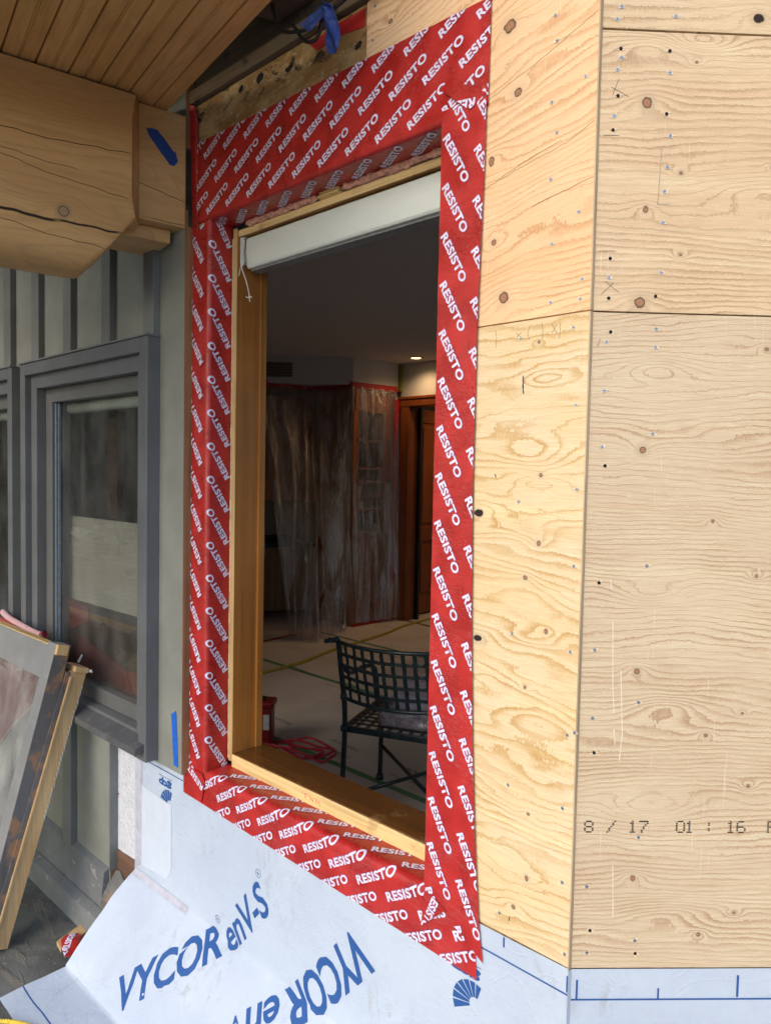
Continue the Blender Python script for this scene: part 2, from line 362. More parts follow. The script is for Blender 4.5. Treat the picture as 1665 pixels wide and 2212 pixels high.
def membrane_mat():
    s = NB('white_membrane', .55, .35)
    n = s.noise(s.vec(3.2, 3.2, 3.2, 2.0), 1.0, 5.0, .62)
    sm = s.noise(s.vec(38, 38, 14), 1.0, 5.0, .7, .5)
    gate = s.ss(s.noise(s.vec(4, 4, 4, 9.0), 1.0, 2.0), .48, .66)
    c = s.mix(s.ss(n, .3, .7), (.45, .54, .68), (.52, .61, .73))
    c = s.mix(s.mul(s.ss(sm, .50, .66, 0.0, .40), gate), c, (.33, .34, .37))
    sp = s.noise(s.vec(300, 300, 300), 1.0, 1.0); c = s.mix(s.ss(sp, .72, .76, 0, .4), c, (.4, .38, .36))
    s.color(c)
    g = s.mul(s.m('SINE', s.mul(s.add(s.x, s.z), 2600)), s.m('SINE', s.mul(s.m('SUBTRACT', s.x, s.add(s.z, s.y)), 2600)))
    lump = s.noise(s.vec(26, 26, 26), 1.0, 4.0, .6)
    crs = s.ss(s.m('ABSOLUTE', s.m('SUBTRACT', s.noise(s.vec(7, 7, 9, 5.5), 1.0, 3.0, .5, 1.4), .5)), 0.0, .03, 1.0, 0.0)
    s.bump(s.add(s.mul(g, .22), s.add(s.mul(lump, 2.0), s.mul(crs, .45))), .6, .0018)
    return s.mat
M['membrane'] = membrane_mat()
def wrap_mat():
    s = NB('wrinkled_house_wrap', .6, .3)
    wv = s.noise(s.xyz(s.mul(s.x, 28), 0.0, s.m('MULTIPLY_ADD', s.z, 75, s.mul(s.x, 40))), 1.0, 2.0, .5, 2.2)
    r = s.ss(s.m('ABSOLUTE', s.m('SUBTRACT', wv, .5)), 0, .07, 1.0, 0.0)
    s.color(s.mix(r, (.60, .64, .70), (.68, .72, .78))); s.bump(r, .8, .002); return s.mat
M['wrap'] = wrap_mat()
M['blue'] = plain('blue_print', (.018, .085, .29), .5, .4, .12, 500, .1)
M['bluegrey'] = plain('grey_print', (.22, .24, .28), .6)
M['seam'] = plain('membrane_seam_band', (.43, .45, .54), .5, .4, .12, 30, .3)
M['clearpatch'] = plain('membrane_shine_patch', (.54, .62, .73), .36, .4, .03, 20, .1)
M['siding'] = paint('siding_paint', (.215, .228, .205), .55, 240, .25, .35, .10, streak=(60, 60, 420))
M['batten'] = paint('batten_paint', (.155, .165, .165), .5, 240, .22, .35, .12, streak=(90, 90, 14))
M['casing'] = paint('casing_paint', (.118, .128, .138), .42, 260, .15, .45, .10, streak=(90, 90, 10))
M['casing_dark'] = paint('sill_paint', (.085, .092, .10), .38, 260, .15, .5, .15, chip=((25, 25, 25), .56, (.115, .122, .130)))
M['sash'] = paint('sash_paint', (.115, .12, .12), .4, 260, .15, .45, .10)
M['track'] = plain('jamb_track', (.12, .16, .20), .35, .5, .15)
M['sidecut'] = wood('siding_cut_edge', (.32, .17, .085), (.20, .10, .05), 'z', .8)
M['skirt'] = paint('skirting_paint', (.15, .165, .175), .55, 200, .25, .35, .18, streak=(12, 90, 90), chip=((14, 14, 30), .62, (.26, .27, .27)))
M['brown'] = wood('brown_membrane', (.17, .095, .062), (.12, .07, .05), 'x', .6)
M['deck'] = None
def deck_mat():
    s = NB('slate_deck', .55, .35)
    n = s.noise(s.vec(7, 7, 7), 1.0, 6.0, .62, .6); n2 = s.noise(s.vec(60, 60, 60), 1.0, 4.0, .65)
    lay = s.noise(s.vec(3.0, 14, 1, 4.0), 1.0, 5.0, .6, 1.4)
    c = s.mix(s.ss(n, .3, .7), (.075, .082, .082), (.15, .16, .155))
    c = s.mix(s.ss(n2, .55, .75, 0, .35), c, (.26, .25, .22))
    c = s.mix(s.ss(lay, .60, .64, 0, .4), c, (.24, .21, .16))
    sp = s.noise(s.vec(190, 190, 190), 1.0, 1.0); c = s.mix(s.ss(sp, .70, .74, 0, .6), c, (.42, .40, .36))
    s.color(c); s.bump(s.add(s.mul(n, 1.5), s.add(s.mul(n2, .4), s.ss(lay, .58, .62))), .5, .006); return s.mat
M['deck'] = deck_mat()
M['soffit'] = wood('soffit_stain', (.36, .215, .085), (.30, .17, .065), 'x', .42, .4, 1.0, bstr=.12)
M['fir'] = wood('stained_frame_wood', (.43, .185, .040), (.25, .095, .020), 'z', .28, .5, .55, bstr=.2)
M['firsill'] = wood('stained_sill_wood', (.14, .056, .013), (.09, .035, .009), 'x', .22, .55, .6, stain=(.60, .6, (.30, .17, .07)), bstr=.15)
M['raw'] = wood('raw_pine_edge', (.80, .62, .32), (.62, .42, .17), 'x', .75, .25, 1.0, stain=(.60, .45, (.33, .18, .07)))
M['rawz'] = wood('raw_pine_edge_upright', (.62, .44, .22), (.46, .29, .12), 'z', .75, .25, 1.0, stain=(.58, .5, (.33, .18, .07)))
M['rawtan'] = wood('raw_frame_board', (.56, .40, .215), (.50, .33, .16), 'z', .7, .25, .9, stain=(.70, .3, (.62, .58, .5)))
def old_mat():
    s = NB('weathered_sheathing', .85, .2)
    n1 = s.noise(s.vec(14, 14, 160), 1.0, 4.0, .65, .5); n2 = s.noise(s.vec(6, 6, 10, 2), 1.0, 5.0, .65); n3 = s.noise(s.vec(17, 17, 30, 8), 1.0, 4.0, .7, .8)
    n4 = s.noise(s.vec(40, 40, 60, 4), 1.0, 3.0, .6)
    c = s.mix(s.ss(n2, .35, .6), (.50, .35, .17), (.27, .15, .055)); c = s.mix(s.ss(n1, .5, .75, 0, .6), c, (.14, .08, .035))
    c = s.mix(s.ss(n4, .55, .72, 0, .6), c, (.58, .44, .25))
    hi = s.ss(s.z, 2.60, 2.70)
    c = s.mix(s.mul(s.ss(n3, .53, .64), s.ss(s.add(hi, n2), .55, 1.1, .15, .95)), c, (.022, .018, .014))
    s.color(c); s.bump(s.add(n1, n3), .7, .003); return s.mat
M['oldsheath'] = old_mat()
M['dirty'] = wood('dirty_framing', (.085, .07, .055), (.035, .03, .026), 'x', .9, .2, .5, stain=(.5, .7, (.014, .013, .012)))
M['ledge'] = wood('ledger_strip', (.20, .15, .10), (.10, .07, .045), 'x', .85, .2, .8, stain=(.52, .8, (.03, .025, .02)))
M['joist'] = wood('reddish_joist', (.17, .105, .08), (.10, .06, .045), 'y', .8, .2, .5)
M['bluetape'] = plain('painters_tape', (.010, .05, .27), .55, .35, .15, 70, .5)
M['bluetape2'] = plain('painters_tape_bright', (.012, .12, .55), .5, .35, .1, 70, .4)
M['cable'] = plain('black_cable', (.012, .012, .014), .35, .5)
M['pink'] = plain('pink_insulation', (.62, .34, .27), .95, .1, .35, 130, 1.0)
M['shade'] = None
def shade_mat():
    s = NB('woven_shade_cloth', .55, .3)
    g = s.mul(s.m('SINE', s.mul(s.x, 2000)), s.m('SINE', s.mul(s.add(s.z, s.y), 2000)))
    s.color(s.mix(s.ss(g, -.2, .6), (.56, .64, .62), (.84, .89, .85))); s.bump(g, .4, .0006); return s.mat
M['shade'] = shade_mat()
M['white'] = plain('white_plastic', (.62, .64, .64), .35)
M['cordwhite'] = plain('white_cord', (.66, .66, .64), .6)
M['caulk'] = plain('yellowed_foam', (.55, .50, .33), .8, .2, .25, 60, .8)
M['drywall'] = plain('wall_paint_grey', (.55, .55, .56), .8, .2, .03, 30, .03)
M['ceilingpaint'] = plain('ceiling_paint', (.62, .60, .62), .85, .2, .03, 30, .03)
M['paper'] = None
def paper_mat():
    s = NB('floor_protection_board', .75, .25)
    n = s.noise(s.vec(3, 3, 3), 1.0, 4.0); c = s.mix(s.ss(n, .3, .7), (.56, .49, .43), (.64, .56, .50))
    c = s.mix(s.ss(s.noise(s.vec(45, 45, 45), 1.0, 2.0), .72, .76, 0, .4), c, (.55, .5, .45))
    s.color(c); s.bump(n, .1, .002); return s.mat
M['paper'] = paper_mat()
M['green'] = plain('green_tape', (.07, .22, .10), .5)
M['greenpaint'] = plain('green_edge_tape', (.22, .26, .03), .6)
M['rope'] = plain('yellow_rope', (.42, .33, .06), .8, .2, .3, 90, .8)
M['ropeb'] = plain('bright_yellow_rope', (.70, .52, .07), .7, .2, .2, 90, .8)
M['redcord'] = plain('red_air_hose', (.50, .022, .045), .4)
M['redcase'] = plain('red_plastic_case', (.22, .010, .015), .35)
M['redtape'] = None
def redtape_mat():
    s = NB('red_tape_with_dots', .4, .4)
    v = s.t.nodes.new('ShaderNodeTexVoronoi'); s.t.links.new(s.vec(14, 14, 14), v.inputs['Vector']); v.inputs['Scale'].default_value = 1; v.inputs['Randomness'].default_value = .2
    s.color(s.mix(s.ss(v.outputs['Distance'], .16, .2, 1.0, 0.0), (.36, .012, .02), (.03, .008, .01))); return s.mat
M['redtape'] = redtape_mat()
M['cabinet'] = wood('cabinet_wood', (.38, .13, .045), (.26, .085, .028), 'z', .35, .45, .4)
M['door'] = wood('door_wood', (.27, .075, .020), (.17, .042, .011), 'z', .3, .5, .4)
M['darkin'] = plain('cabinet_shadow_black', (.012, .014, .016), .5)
M['iron'] = plain('verdigris_iron', (.026, .044, .050), .34, .6, .35, 60, .6, metal=.25)
M['purple'] = plain('lilac_package', (.55, .54, .70), .5, .4, .25, 30, .5)
M['lamp'] = plain('lamp_glow', (.9, .8, .5), .5, emit=((1.0, .74, .26), 3.2), bs=0)
M['metalwhite'] = plain('trim_ring', (.35, .32, .26), .4)
M['redcloth'] = None
def cloth_mat(name, a, b, f):
    s = NB(name, .9, .15)
    n = s.noise(s.vec(300, 300, 300), 1.0, 2.0)
    st = s.m('SINE', s.mul(s.x, f)) if f else 0.0
    s.color(s.mix(s.ss(st, -.1, .1), a, b) if f else s.mix(n, sc(a, .8), sc(a, 1.2)))
    s.bump(n, .6, .001); return s.mat
M['redcloth'] = cloth_mat('red_cloth', (.30, .055, .060), (.3, .05, .06), 0)
M['hem'] = cloth_mat('striped_hem', (.34, .06, .08), (.62, .56, .58), 900)
def plastic_film():
    s = NB('clear_plastic_film', .22, .5)
    t = s.t; out = t.nodes['Material Output']
    tr = t.nodes.new('ShaderNodeBsdfTransparent'); tr.inputs[0].default_value = (.95, .90, .86, 1)
    gl = t.nodes.new('ShaderNodeBsdfGlossy'); gl.inputs['Roughness'].default_value = .20; gl.inputs[0].default_value = (.95, .95, 1, 1)
    df = t.nodes.new('ShaderNodeBsdfDiffuse'); df.inputs[0].default_value = (.80, .72, .65, 1)
    tl = t.nodes.new('ShaderNodeBsdfTranslucent'); tl.inputs[0].default_value = (.5, .45, .40, 1)
    n = s.noise(s.vec(16, 16, 3.5), 1.0, 4.0, .6, 1.0); n2 = s.noise(s.vec(70, 70, 12, 2), 1.0, 3.0, .6, 1.5)
    b = t.nodes.new('ShaderNodeBump'); b.inputs['Strength'].default_value = .9; b.inputs['Distance'].default_value = .03
    t.links.new(s.add(n, s.mul(n2, .4)), b.inputs['Height'])
    for q in (gl, df): t.links.new(b.outputs[0], q.inputs['Normal'])
    m1 = t.nodes.new('ShaderNodeMixShader'); m1.inputs[0].default_value = .5; t.links.new(df.outputs[0], m1.inputs[1]); t.links.new(tl.outputs[0], m1.inputs[2])
    m2 = t.nodes.new('ShaderNodeMixShader'); m2.inputs[0].default_value = .70; t.links.new(m1.outputs[0], m2.inputs[1]); t.links.new(gl.outputs[0], m2.inputs[2])
    m3 = t.nodes.new('ShaderNodeMixShader'); t.links.new(s.ss(s.add(s.mul(n2, .5), s.mul(s.noise(s.vec(9, 9, 1.6, 5), 1.0, 3.0, .6, .8), .5)), .38, .62, .16, .72), m3.inputs[0])
    t.links.new(tr.outputs[0], m3.inputs[1]); t.links.new(m2.outputs[0], m3.inputs[2]); t.links.new(m3.outputs[0], out.inputs[0])
    return s.mat
M['film'] = plastic_film()
def glass_mat(name, refl=.25, tint=(.82, .83, .81), dust=.04):
    s = NB(name); t = s.t; out = t.nodes['Material Output']
    tr = t.nodes.new('ShaderNodeBsdfTransparent'); tr.inputs[0].default_value = tint+(1,)
    gl = t.nodes.new('ShaderNodeBsdfGlossy'); gl.inputs['Roughness'].default_value = .015
    fr = t.nodes.new('ShaderNodeLayerWeight'); fr.inputs[0].default_value = .5; fac = s.m('POWER', fr.outputs['Facing'], 4.0)
    mx = t.nodes.new('ShaderNodeMixShader'); t.links.new(s.m('MULTIPLY_ADD', fac, .8, refl, True), mx.inputs[0])
    df = t.nodes.new('ShaderNodeBsdfDiffuse'); df.inputs[0].default_value = (.62, .64, .64, 1); m0 = t.nodes.new('ShaderNodeMixShader')
    t.links.new(s.ss(s.noise(s.vec(9, 9, 4), 1.0, 4.0, .6), .3, .75, dust*.4, dust*1.6), m0.inputs[0]); t.links.new(tr.outputs[0], m0.inputs[1]); t.links.new(df.outputs[0], m0.inputs[2])
    b = t.nodes.new('ShaderNodeBump'); b.inputs['Strength'].default_value = .03; b.inputs['Distance'].default_value = .01; t.links.new(s.noise(s.vec(5, 5, 5), 1.0, 2.0), b.inputs['Height']); t.links.new(b.outputs[0], gl.inputs['Normal'])
    t.links.new(m0.outputs[0], mx.inputs[1]); t.links.new(gl.outputs[0], mx.inputs[2]); t.links.new(mx.outputs[0], out.inputs[0]); return s.mat
M['glass'] = glass_mat('window_glass', .05)
M['sashglass'] = glass_mat('dusty_sash_glass', .06, dust=.22)
M['leaf'] = plain('leaf_green', (.045, .085, .025), .6, .3, .4, 3, 0)
M['bark'] = wood('bark', (.10, .075, .055), (.05, .04, .03), 'z', .9, .1, .3)
M['soil'] = plain('garden_gravel', (.30, .28, .235), .95, .1, .2, 9, .4)

# ------------------------------------------------------------------ the setting
def struct(o): o['kind'] = 'structure'; return o
g = MB(); g.box(-70, 70, -70, 70, -.70, -.30); struct(g.build('ground', M['soil']))
g = MB(); g.box(-9, 5, -3.2, -.001, -.25, 0.0); struct(g.build('deck_floor', M['deck']))
g = MB(); g.box(-7.2, 3.2, .02, 8, -.30, -.03); struct(g.build('interior_floor', M['paper']))
g = MB(); g.box(-7.2, 3.2, .19, 8, 2.913, 3.02); struct(g.build('interior_ceiling', M['ceilingpaint']))

# window openings in the wall plane: main, beside it, farther left
H0 = (-1.22, -.345, .714, 2.364); H1 = (-2.44, -1.455, .71, 2.03); H2 = (-3.544, -2.56, .71, 2.03)
mb = MB(); grid_holes(mb, -7.2, .10, -.03, 2.913, [(-1.209, -.30, .73, 2.35), H1, H2], .168, .185)
tag(mb.build('interior_wall', M['drywall']), 'grey painted inner wall round the window openings', 'wall')
def wall_seg(p, q, z0, z1, th, mat, label):
    p, q = Vector((p[0], p[1], 0)), Vector((q[0], q[1], 0)); d = (q-p).normalized(); n = Vector((-d.y, d.x, 0))*th
    mb = MB(); mb.prism([p+Vector((0, 0, z0)), q+Vector((0, 0, z0)), q+n+Vector((0, 0, z0)), p+n+Vector((0, 0, z0))], (0, 0, z1-z0))
    return tag(mb.build('interior_wall', mat), label, 'wall')
wall_seg((.10, .18), (2.9, 3.0), -.03, 2.913, -.02, M['drywall'], 'angled inner wall behind the right plywood')
wall_seg((2.9, 3.0), (2.9, 8), -.03, .55, -.02, M['drywall'], 'low right side wall of the room below its window band')
wall_seg((2.9, 3.0), (2.9, 8), 2.45, 2.913, -.02, M['drywall'], 'header of the right side wall of the room')
wall_seg((-7.1, .19), (-7.1, 8), -.03, 2.913, .05, M['drywall'], 'far left side wall of the room')
wall_seg((2.9, 7.9), (-7.1, 7.9), -.03, 2.913, -.05, M['drywall'], 'back wall of the room beyond the red door')
mb = MB(); grid_holes(mb, -4.95, 2.9, -.03, 2.913, [(-4.83, -3.93, -.04, 2.43)], 5.0, 5.12)
dwall = tag(mb.build('interior_wall', M['drywall']), 'dim beige wall above the open wooden door', 'wall')
mb = MB(); mb.box(-4.985, -4.93, 4.97, 4.998, 2.6, 2.912); tag(mb.build('edge_tape', M['greenpaint']), 'olive green masking strip in the corner above the door frame', 'tape')
# wall body between the outside skin and the room
mb = MB(); grid_holes(mb, -7.2, -.002, .60, 2.71, [(-1.22, -.345, .714, 2.364), H1, H2], .0022, .070, 0)
tag(mb.build('wall_sheathing', M['oldsheath']), 'old sheathing board under the red tape round the opening', 'sheathing')
mb = MB(); mb.box(-7.2, -.002, .0035, .070, -.25, .598)
tag(mb.build('wall_sheathing', M['brown']), 'brown base sheathing below the white wrap', 'sheathing')

# ------------------------------------------------------------------ plywood sheets
def screws(parent, pts, y=0.0, hole=False):
    for i, (a, b) in enumerate(pts):
        rr = random.Random(int(a*9999+b*777)); mb = MB()
        if hole:
            mb.tube([(a, y-.0002, b), (a, y-.0009, b)], .0032, 10, 0)
        else:
            mb.tube([(a, y-.0002, b), (a, y-.0010, b)], .0036, 10, 0)
            mb.box(a-.0016, a+.0016, y-.0012, y-.0009, b-.0003, b+.0003, 1); mb.box(a-.0003, a+.0003, y-.0012, y-.00085, b-.0016, b+.0016, 1)
        for q in range(5):                                   # splinters round the head
            t = rr.choice((0, 3.14))+rr.gauss(0, .55); r0 = .0034; r1 = r0+rr.uniform(.002, .0060)
            c0, s0 = math.cos(t), math.sin(t)
            mb.prism([(a+c0*r0, y-.0003, b+s0*r0), (a+c0*r1-s0*.0005, y-.0011, b+s0*r1+c0*.0005), (a+c0*r0-s0*.0018, y-.0003, b+s0*r0+c0*.0018)], (0, -.0004, 0), 2)
        mb.build('screw_hole' if hole else 'screw', [M['hole'] if hole else M['screw'], M['hole'], M['splinter']], parent)
def rough_prism(mb, pts, d, k=0):
    mb.prism(pts, d, k)
def marks(parent, strokes, mat, w_=.0009, y=-.0004, name='pencil_mark'):
    for st in strokes:
        mb = MB()
        if name == 'split' and abs(st[0][0]-st[-1][0]) > .05:
            q_ = []
            for (a, b), (c, d) in zip(st[:-1], st[1:]):
                for i in range(10): q_.append((a+(c-a)*i/10, b+(d-b)*i/10+.0022*mnoise.noise(Vector((a*50+i, b*9, 0)))))
            st = q_+[st[-1]]
        for (a, b), (c, d) in zip(st[:-1], st[1:]):
            t = Vector((c-a, 0, d-b)).normalized()*.0003; n = Vector((-t.z, 0, t.x)).normalized()*w_*.5
            A, B_ = Vector((a, y, b))-t, Vector((c, y, d))+t
            mb.poly([A-n, B_-n, B_+n, A+n])
        mb.build(name, mat, parent)
TH = .0018
mb = MB(); mb.prism([(-.583, -.0008, 2.42), (-.583, -.0008, 2.76), (-.0025, -.0008, 2.76), (-.0025, -.0008, 1.9285), (-.344, -.0008, 1.9285), (-.344, -.0008, 2.42)][::-1], (0, .0028, 0))
pu = mb.build('plywood_sheet', M['bu']); tag(pu, 'orange toned plywood sheet right of the window, upper one with slanting grain', 'plywood', 'plywood sheets on the wall')
# (its right edge shows laminations)
mb = MB(); mb.box(-.0025, .0, -.0007, .0085, 1.9285, 2.76); mb.build('cut_edge', M['plyedge'], pu)
screws(pu, BU_S, -.0008)
marks(pu, [[(-.245, 2.20), (-.15, 2.222), (-.06, 2.238), (-.004, 2.262)], [(-.20, 2.214), (-.12, 2.236), (-.07, 2.246)], [(-.24, 2.372), (-.12, 2.408), (-.0040, 2.452)], [(-.13, 2.140), (-.003, 2.163)]], M['crack'], .0008, -.0010, 'split')
mb = MB(); mb.box(-.344, -.0025, -.0008, .002, .7045, 1.9255)
pl_ = mb.build('plywood_sheet', M['bl']); tag(pl_, 'pale yellow plywood sheet between the red tape and the corner', 'plywood', 'plywood sheets on the wall')
mb = MB(); mb.box(-.0025, .0, -.0007, .0085, .7005, 1.9255); mb.build('cut_edge', M['plyedge'], pl_)
screws(pl_, BL_S, -.0008)
PB = [[(-0.2044, 1.916), (-0.2018, 1.9015), (-0.2022, 1.8816)], [(-0.1568, 1.9059), (-0.1426, 1.8925)], [(-0.1445, 1.9057), (-0.1544, 1.8961)], [(-0.1257, 1.9141), (-0.1303, 1.9018), (-0.1258, 1.8885)], [(-0.0998, 1.9172), (-0.0968, 1.902), (-0.0973, 1.8873)], [(-0.078, 1.9123), (-0.067, 1.8942)], [(-0.0675, 1.9109), (-0.0774, 1.8955)], [(-0.062, 1.9144), (-0.0596, 1.8975), (-0.0619, 1.8833)]]
marks(pl_, PB, M['pencil'], .0008, -.0011)
marks(pl_, [[(-0.1376, 1.8208), (-0.1361, 1.8077), (-0.1380, 1.8015), (-0.1354, 1.786)], [(-.1372, 1.806), (-.1366, 1.797)], [(-.196, 1.63), (-.194, 1.624)], [(-.1335, .737), (-.1330, .744)]], M['hole'], .0022, -.0011, 'split')
def side(o): o.rotation_euler = (0, 0, R(45)); o.location = (-.0043, .0043, 0); return o
def cpanel(z0, z1, mat, label, sc_, ho, pk=()):
    mb = MB(); mb.box(.0063, 1.22, 0, .012, z0, z1)
    o = side(mb.build('plywood_sheet', mat)); tag(o, label, 'plywood', 'plywood sheets on the wall')

    for lst, h in ((sc_, False), (ho, True)):
        screws(o, lst, 0.0, h)
    for st, m_, w__ in pk: marks(o, st, m_, w__)
    for ch in o.children: ch.matrix_parent_inverse = Matrix.Identity(4)
    return o
cpanel(2.424, 2.80, M['ct'], 'topmost plywood sheet right of the corner with a black knot', CT_S, [])
PC = [[(0.0275, 2.3081), (0.0379, 2.336)], [(0.025, 2.3218), (0.0569, 2.3061)], [(0.0136, 2.2376), (0.0414, 2.2378)], [(0.0137, 2.034), (0.0434, 2.0349)], [(0.0193, 1.957), (0.0412, 1.9785)], [(0.0259, 1.9801), (0.0522, 1.9607)]]
cu_ = cpanel(1.928, 2.420, M['cu'], 'middle plywood sheet right of the corner with pencilled crosses', CU_S, CU_H, [(PC, M['pencil'], .0009), ([[(.1165, 2.1192), (.12, 2.2208)], [(.1160, 2.119), (.137, 2.1205)]], plain('pencil_smudge', (.36, .30, .23), .7), .0016)])
cl_ = cpanel(.7005, 1.925, M['cl'], 'large greyish plywood sheet right of the corner stamped with a date', CL_S, CL_H, [([[(0.0151, 1.8626), (0.0204, 1.877)]], M['pencil'], .0009)])
# dot matrix stamp: 8 / 17 01 : 16 P
DM = {'8': ('01110', '10001', '10001', '01110', '10001', '10001', '01110'), '/': ('00001', '00010', '00010', '00100', '01000', '01000', '10000'),
      '1': ('00100', '01100', '00100', '00100', '00100', '00100', '01110'), '7': ('11111', '00001', '00010', '00100', '00100', '01000', '01000'),
      '0': ('01110', '10001', '10001', '10001', '10001', '10001', '01110'), ':': ('00000', '00100', '00100', '00000', '00100', '00100', '00000'),
      '6': ('01110', '10000', '10000', '11110', '10001', '10001', '01110'), 'P': ('11110', '10001', '10001', '11110', '10000', '10000', '10000')}
mb = MB()
for ch, cx in (('8', .0300), ('/', .0725), ('1', .1130), ('7', .1340), ('0', .2040), ('1', .2210), (':', .2583), ('1', .3000), ('6', .3200), ('P', .3790), ('M', .400)):
    if ch not in DM: continue
    mb = MB()
    for r_, row in enumerate(DM[ch]):
        for c_, q in enumerate(row):
            if q == '1':
                x_ = cx+(c_-2)*.0036; z_ = .9740+(3-r_)*.0034
                for dx in (-.0009, .0009): mb.poly([(x_+dx-.0008, -.0004, z_-.0014), (x_+dx+.0009, -.0004, z_-.0012), (x_+dx+.0008, -.0004, z_+.0013), (x_+dx-.0009, -.0004, z_+.0012)])
    mb.build('stamped_character', M['ink'], cl_, local=True)
# white scuffs on that sheet
marks(cl_, [[(.062, 1.36), (.066, 1.24), (.070, 1.19)], [(.071, 1.16), (.074, 1.13)], [(.080, 1.27), (.083, 1.22), (.087, 1.15), (.083, 1.10)], [(.078, .90), (.082, .80)], [(.055, 1.44), (.058, 1.42)]], plain('chalk_scuff', (.70, .64, .56), .8), .0016, -.0004, 'scuff')
for ch in cl_.children: ch.matrix_parent_inverse = Matrix.Identity(4)
mb = MB(); mb.box(.012, 1.22, .0135, .10, -.25, 2.80); o = side(mb.build('wall_sheathing', M['dirty'])); tag(o, 'dark framing behind the plywood right of the corner', 'sheathing')

# ------------------------------------------------------------------ white membrane: on the wall, then draped out on to the deck
ZF = .25; Lw = .336
def drape(x, s, off):
    wr = (mnoise.noise(Vector((x*5, s*5, 1.2)))*.008 + mnoise.noise(Vector((x*14+s*12, s*5-x*4, 4.2)))*.0045 + (abs(mnoise.noise(Vector((x*9-s*7, x*2+s*3, 7.7))))**.5)*.004)
    if s >= ZF:
        t = min(1, (s-ZF)/.12); return Vector((x, -.0030-off-abs(wr)*.10 - (1-t)*max(0, .0)*1, s))
    q = ZF-s; a = math.atan2(.24, .235)
    amp = min(1.0, q/.10)
    if q <= Lw:
        y, z = -q*math.cos(a), ZF-q*math.sin(a); n = Vector((0, -math.sin(a), math.cos(a)))
    else:
        y, z = -Lw*math.cos(a)-(q-Lw), ZF-Lw*math.sin(a); n = Vector((0, 0, 1)); amp *= .6
    t = min(1, q/.03); n = (Vector((0, -1, 0))*(1-t)+n*t).normalized()
    curl = max(0.0, (x+1.64))                             # free left edge lifts a little
    lift = .012*math.exp(-curl/.03)*amp
    return Vector((x, y, max(z, .004)))+n*(off+.0030+wr*amp+lift)
W1 = text2d('VYCOR', .026, .18, .94); W2 = text2d('enV-S', .018, .18, .96); RG = text2d('R', .02)
def circ(cx, cz, r, w_, n=20):
    V_, F_ = [], []
    for i in range(n):
        a = 2*math.pi*i/n; V_ += [(cx+math.cos(a)*r, cz+math.sin(a)*r), (cx+math.cos(a)*(r-w_), cz+math.sin(a)*(r-w_))]
    for i in range(n): j = (i+1) % n; F_.append((2*i, 2*j, 2*j+1, 2*i+1))
    return V_, F_
def logo_line(x, z, ang):
    ca, sa = math.cos(R(ang)), math.sin(R(ang))
    P_ = lambda a, b: (x+a*ca-b*sa, z+a*sa+b*ca)
    out = [place(W1, *P_(-.045, 0), ang, .375, .108), place(W2, *P_(.350, 0), ang, .272, .095)]
    c1 = P_(.350, .102); c2 = P_(.640, .100)
    for c in (c1, c2): out += [circ(c[0], c[1], .012, .0016), place(RG, c[0]-.004*ca+.005*sa, c[1]-.004*sa-.005*ca, ang, .008, .011)]
    return out
def fan(cx, cz, r, a0, a1, n=7, inner=.25):
    V_, F_ = [], []
    for i in range(n):
        t0 = R(a0+(a1-a0)*(i+.06)/n); t1 = R(a0+(a1-a0)*(i+.90)/n); rr = r*(1.0-.30*i/n); i0 = len(V_); ri = inner*r
        V_ += [(cx+math.cos(t0)*ri, cz+math.sin(t0)*ri), (cx+math.cos(t0)*rr, cz+math.sin(t0)*rr), (cx+math.cos(t1)*rr*.97, cz+math.sin(t1)*rr*.97), (cx+math.cos(t1)*ri, cz+math.sin(t1)*ri)]
        F_.append((i0, i0+1, i0+2, i0+3))
    return V_, F_
GCP = text2d('gcp', .05); APP = text2d('applied technologies', .01)
def gcp(x, z):  # printed upside down: origin is the upper right corner of the mark
    return [place(GCP, x, z, 180, .080, .026), place(APP, x, z+.014, 180, .080, .0045), fan(x-.012, z-.070, .062, 212, 70, 7)]
def bar(x0, x1, z0, z1): return [(x0, z0), (x1, z0), (x1, z1), (x0, z1)], [(0, 1, 2, 3)]
BLUE = logo_line(-1.295, -.036, 48.7) + logo_line(-.601, .489, 228.7) + gcp(-1.403, .620) + gcp(-.196, .594)
BLUE += [bar(-1.56, 0, .6520, .6555), bar(-.1445, -.1405, .679, .700), bar(-.0030, 0, .658, .690), bar(-1.64, .0, -.2255, -.2215)]
BLUE = joinp(BLUE)
T1 = text2d('installation: see product data sheet', .0); T2 = text2d('103774', .0)
GREY = joinp([place(T1, -1.543, -.170, 105, .095, .0035), place(T2, -1.408, .345, 90, .050, .010)])
folds = [(0, ZF, 0, 1), (0, ZF-.015, 0, 1), (0, ZF-.03, 0, 1), (0, ZF-Lw, 0, 1)]
mem = sheet('membrane_sheet', [[(-1.64, -.292), (0, -.292), (0, .7040), (-1.56, .684), (-1.60, .665), (-1.64, .655)]], [BLUE, GREY], drape, [M['membrane'], M['blue'], M['bluegrey']], folds, .02)
tag(mem, 'white printed membrane on the wall that flares out over the deck', 'membrane')
# overlap band and torn translucent edge strip lying on the sheet
def drape2(x, s, off): return drape(x, s, off+.0012)
bnd = sheet('seam_band', [[(-1.636, .262), (-1.592, .285), (-1.592, .650), (-1.636, .640)], [(-1.636, .236), (-1.30, .236), (-1.30, .262), (-1.636, .262)]], [], drape2, [M['seam']], folds, .02, mem)
def drape3(x, s, off): return drape(x, s, off+.0012)
stp = sheet('backing_strip', [[(-1.592, .285), (-1.43, .300), (-1.402, .34), (-1.404, .552), (-1.592, .562)]], [], drape3, [M['clearpatch']], folds, .02, mem)
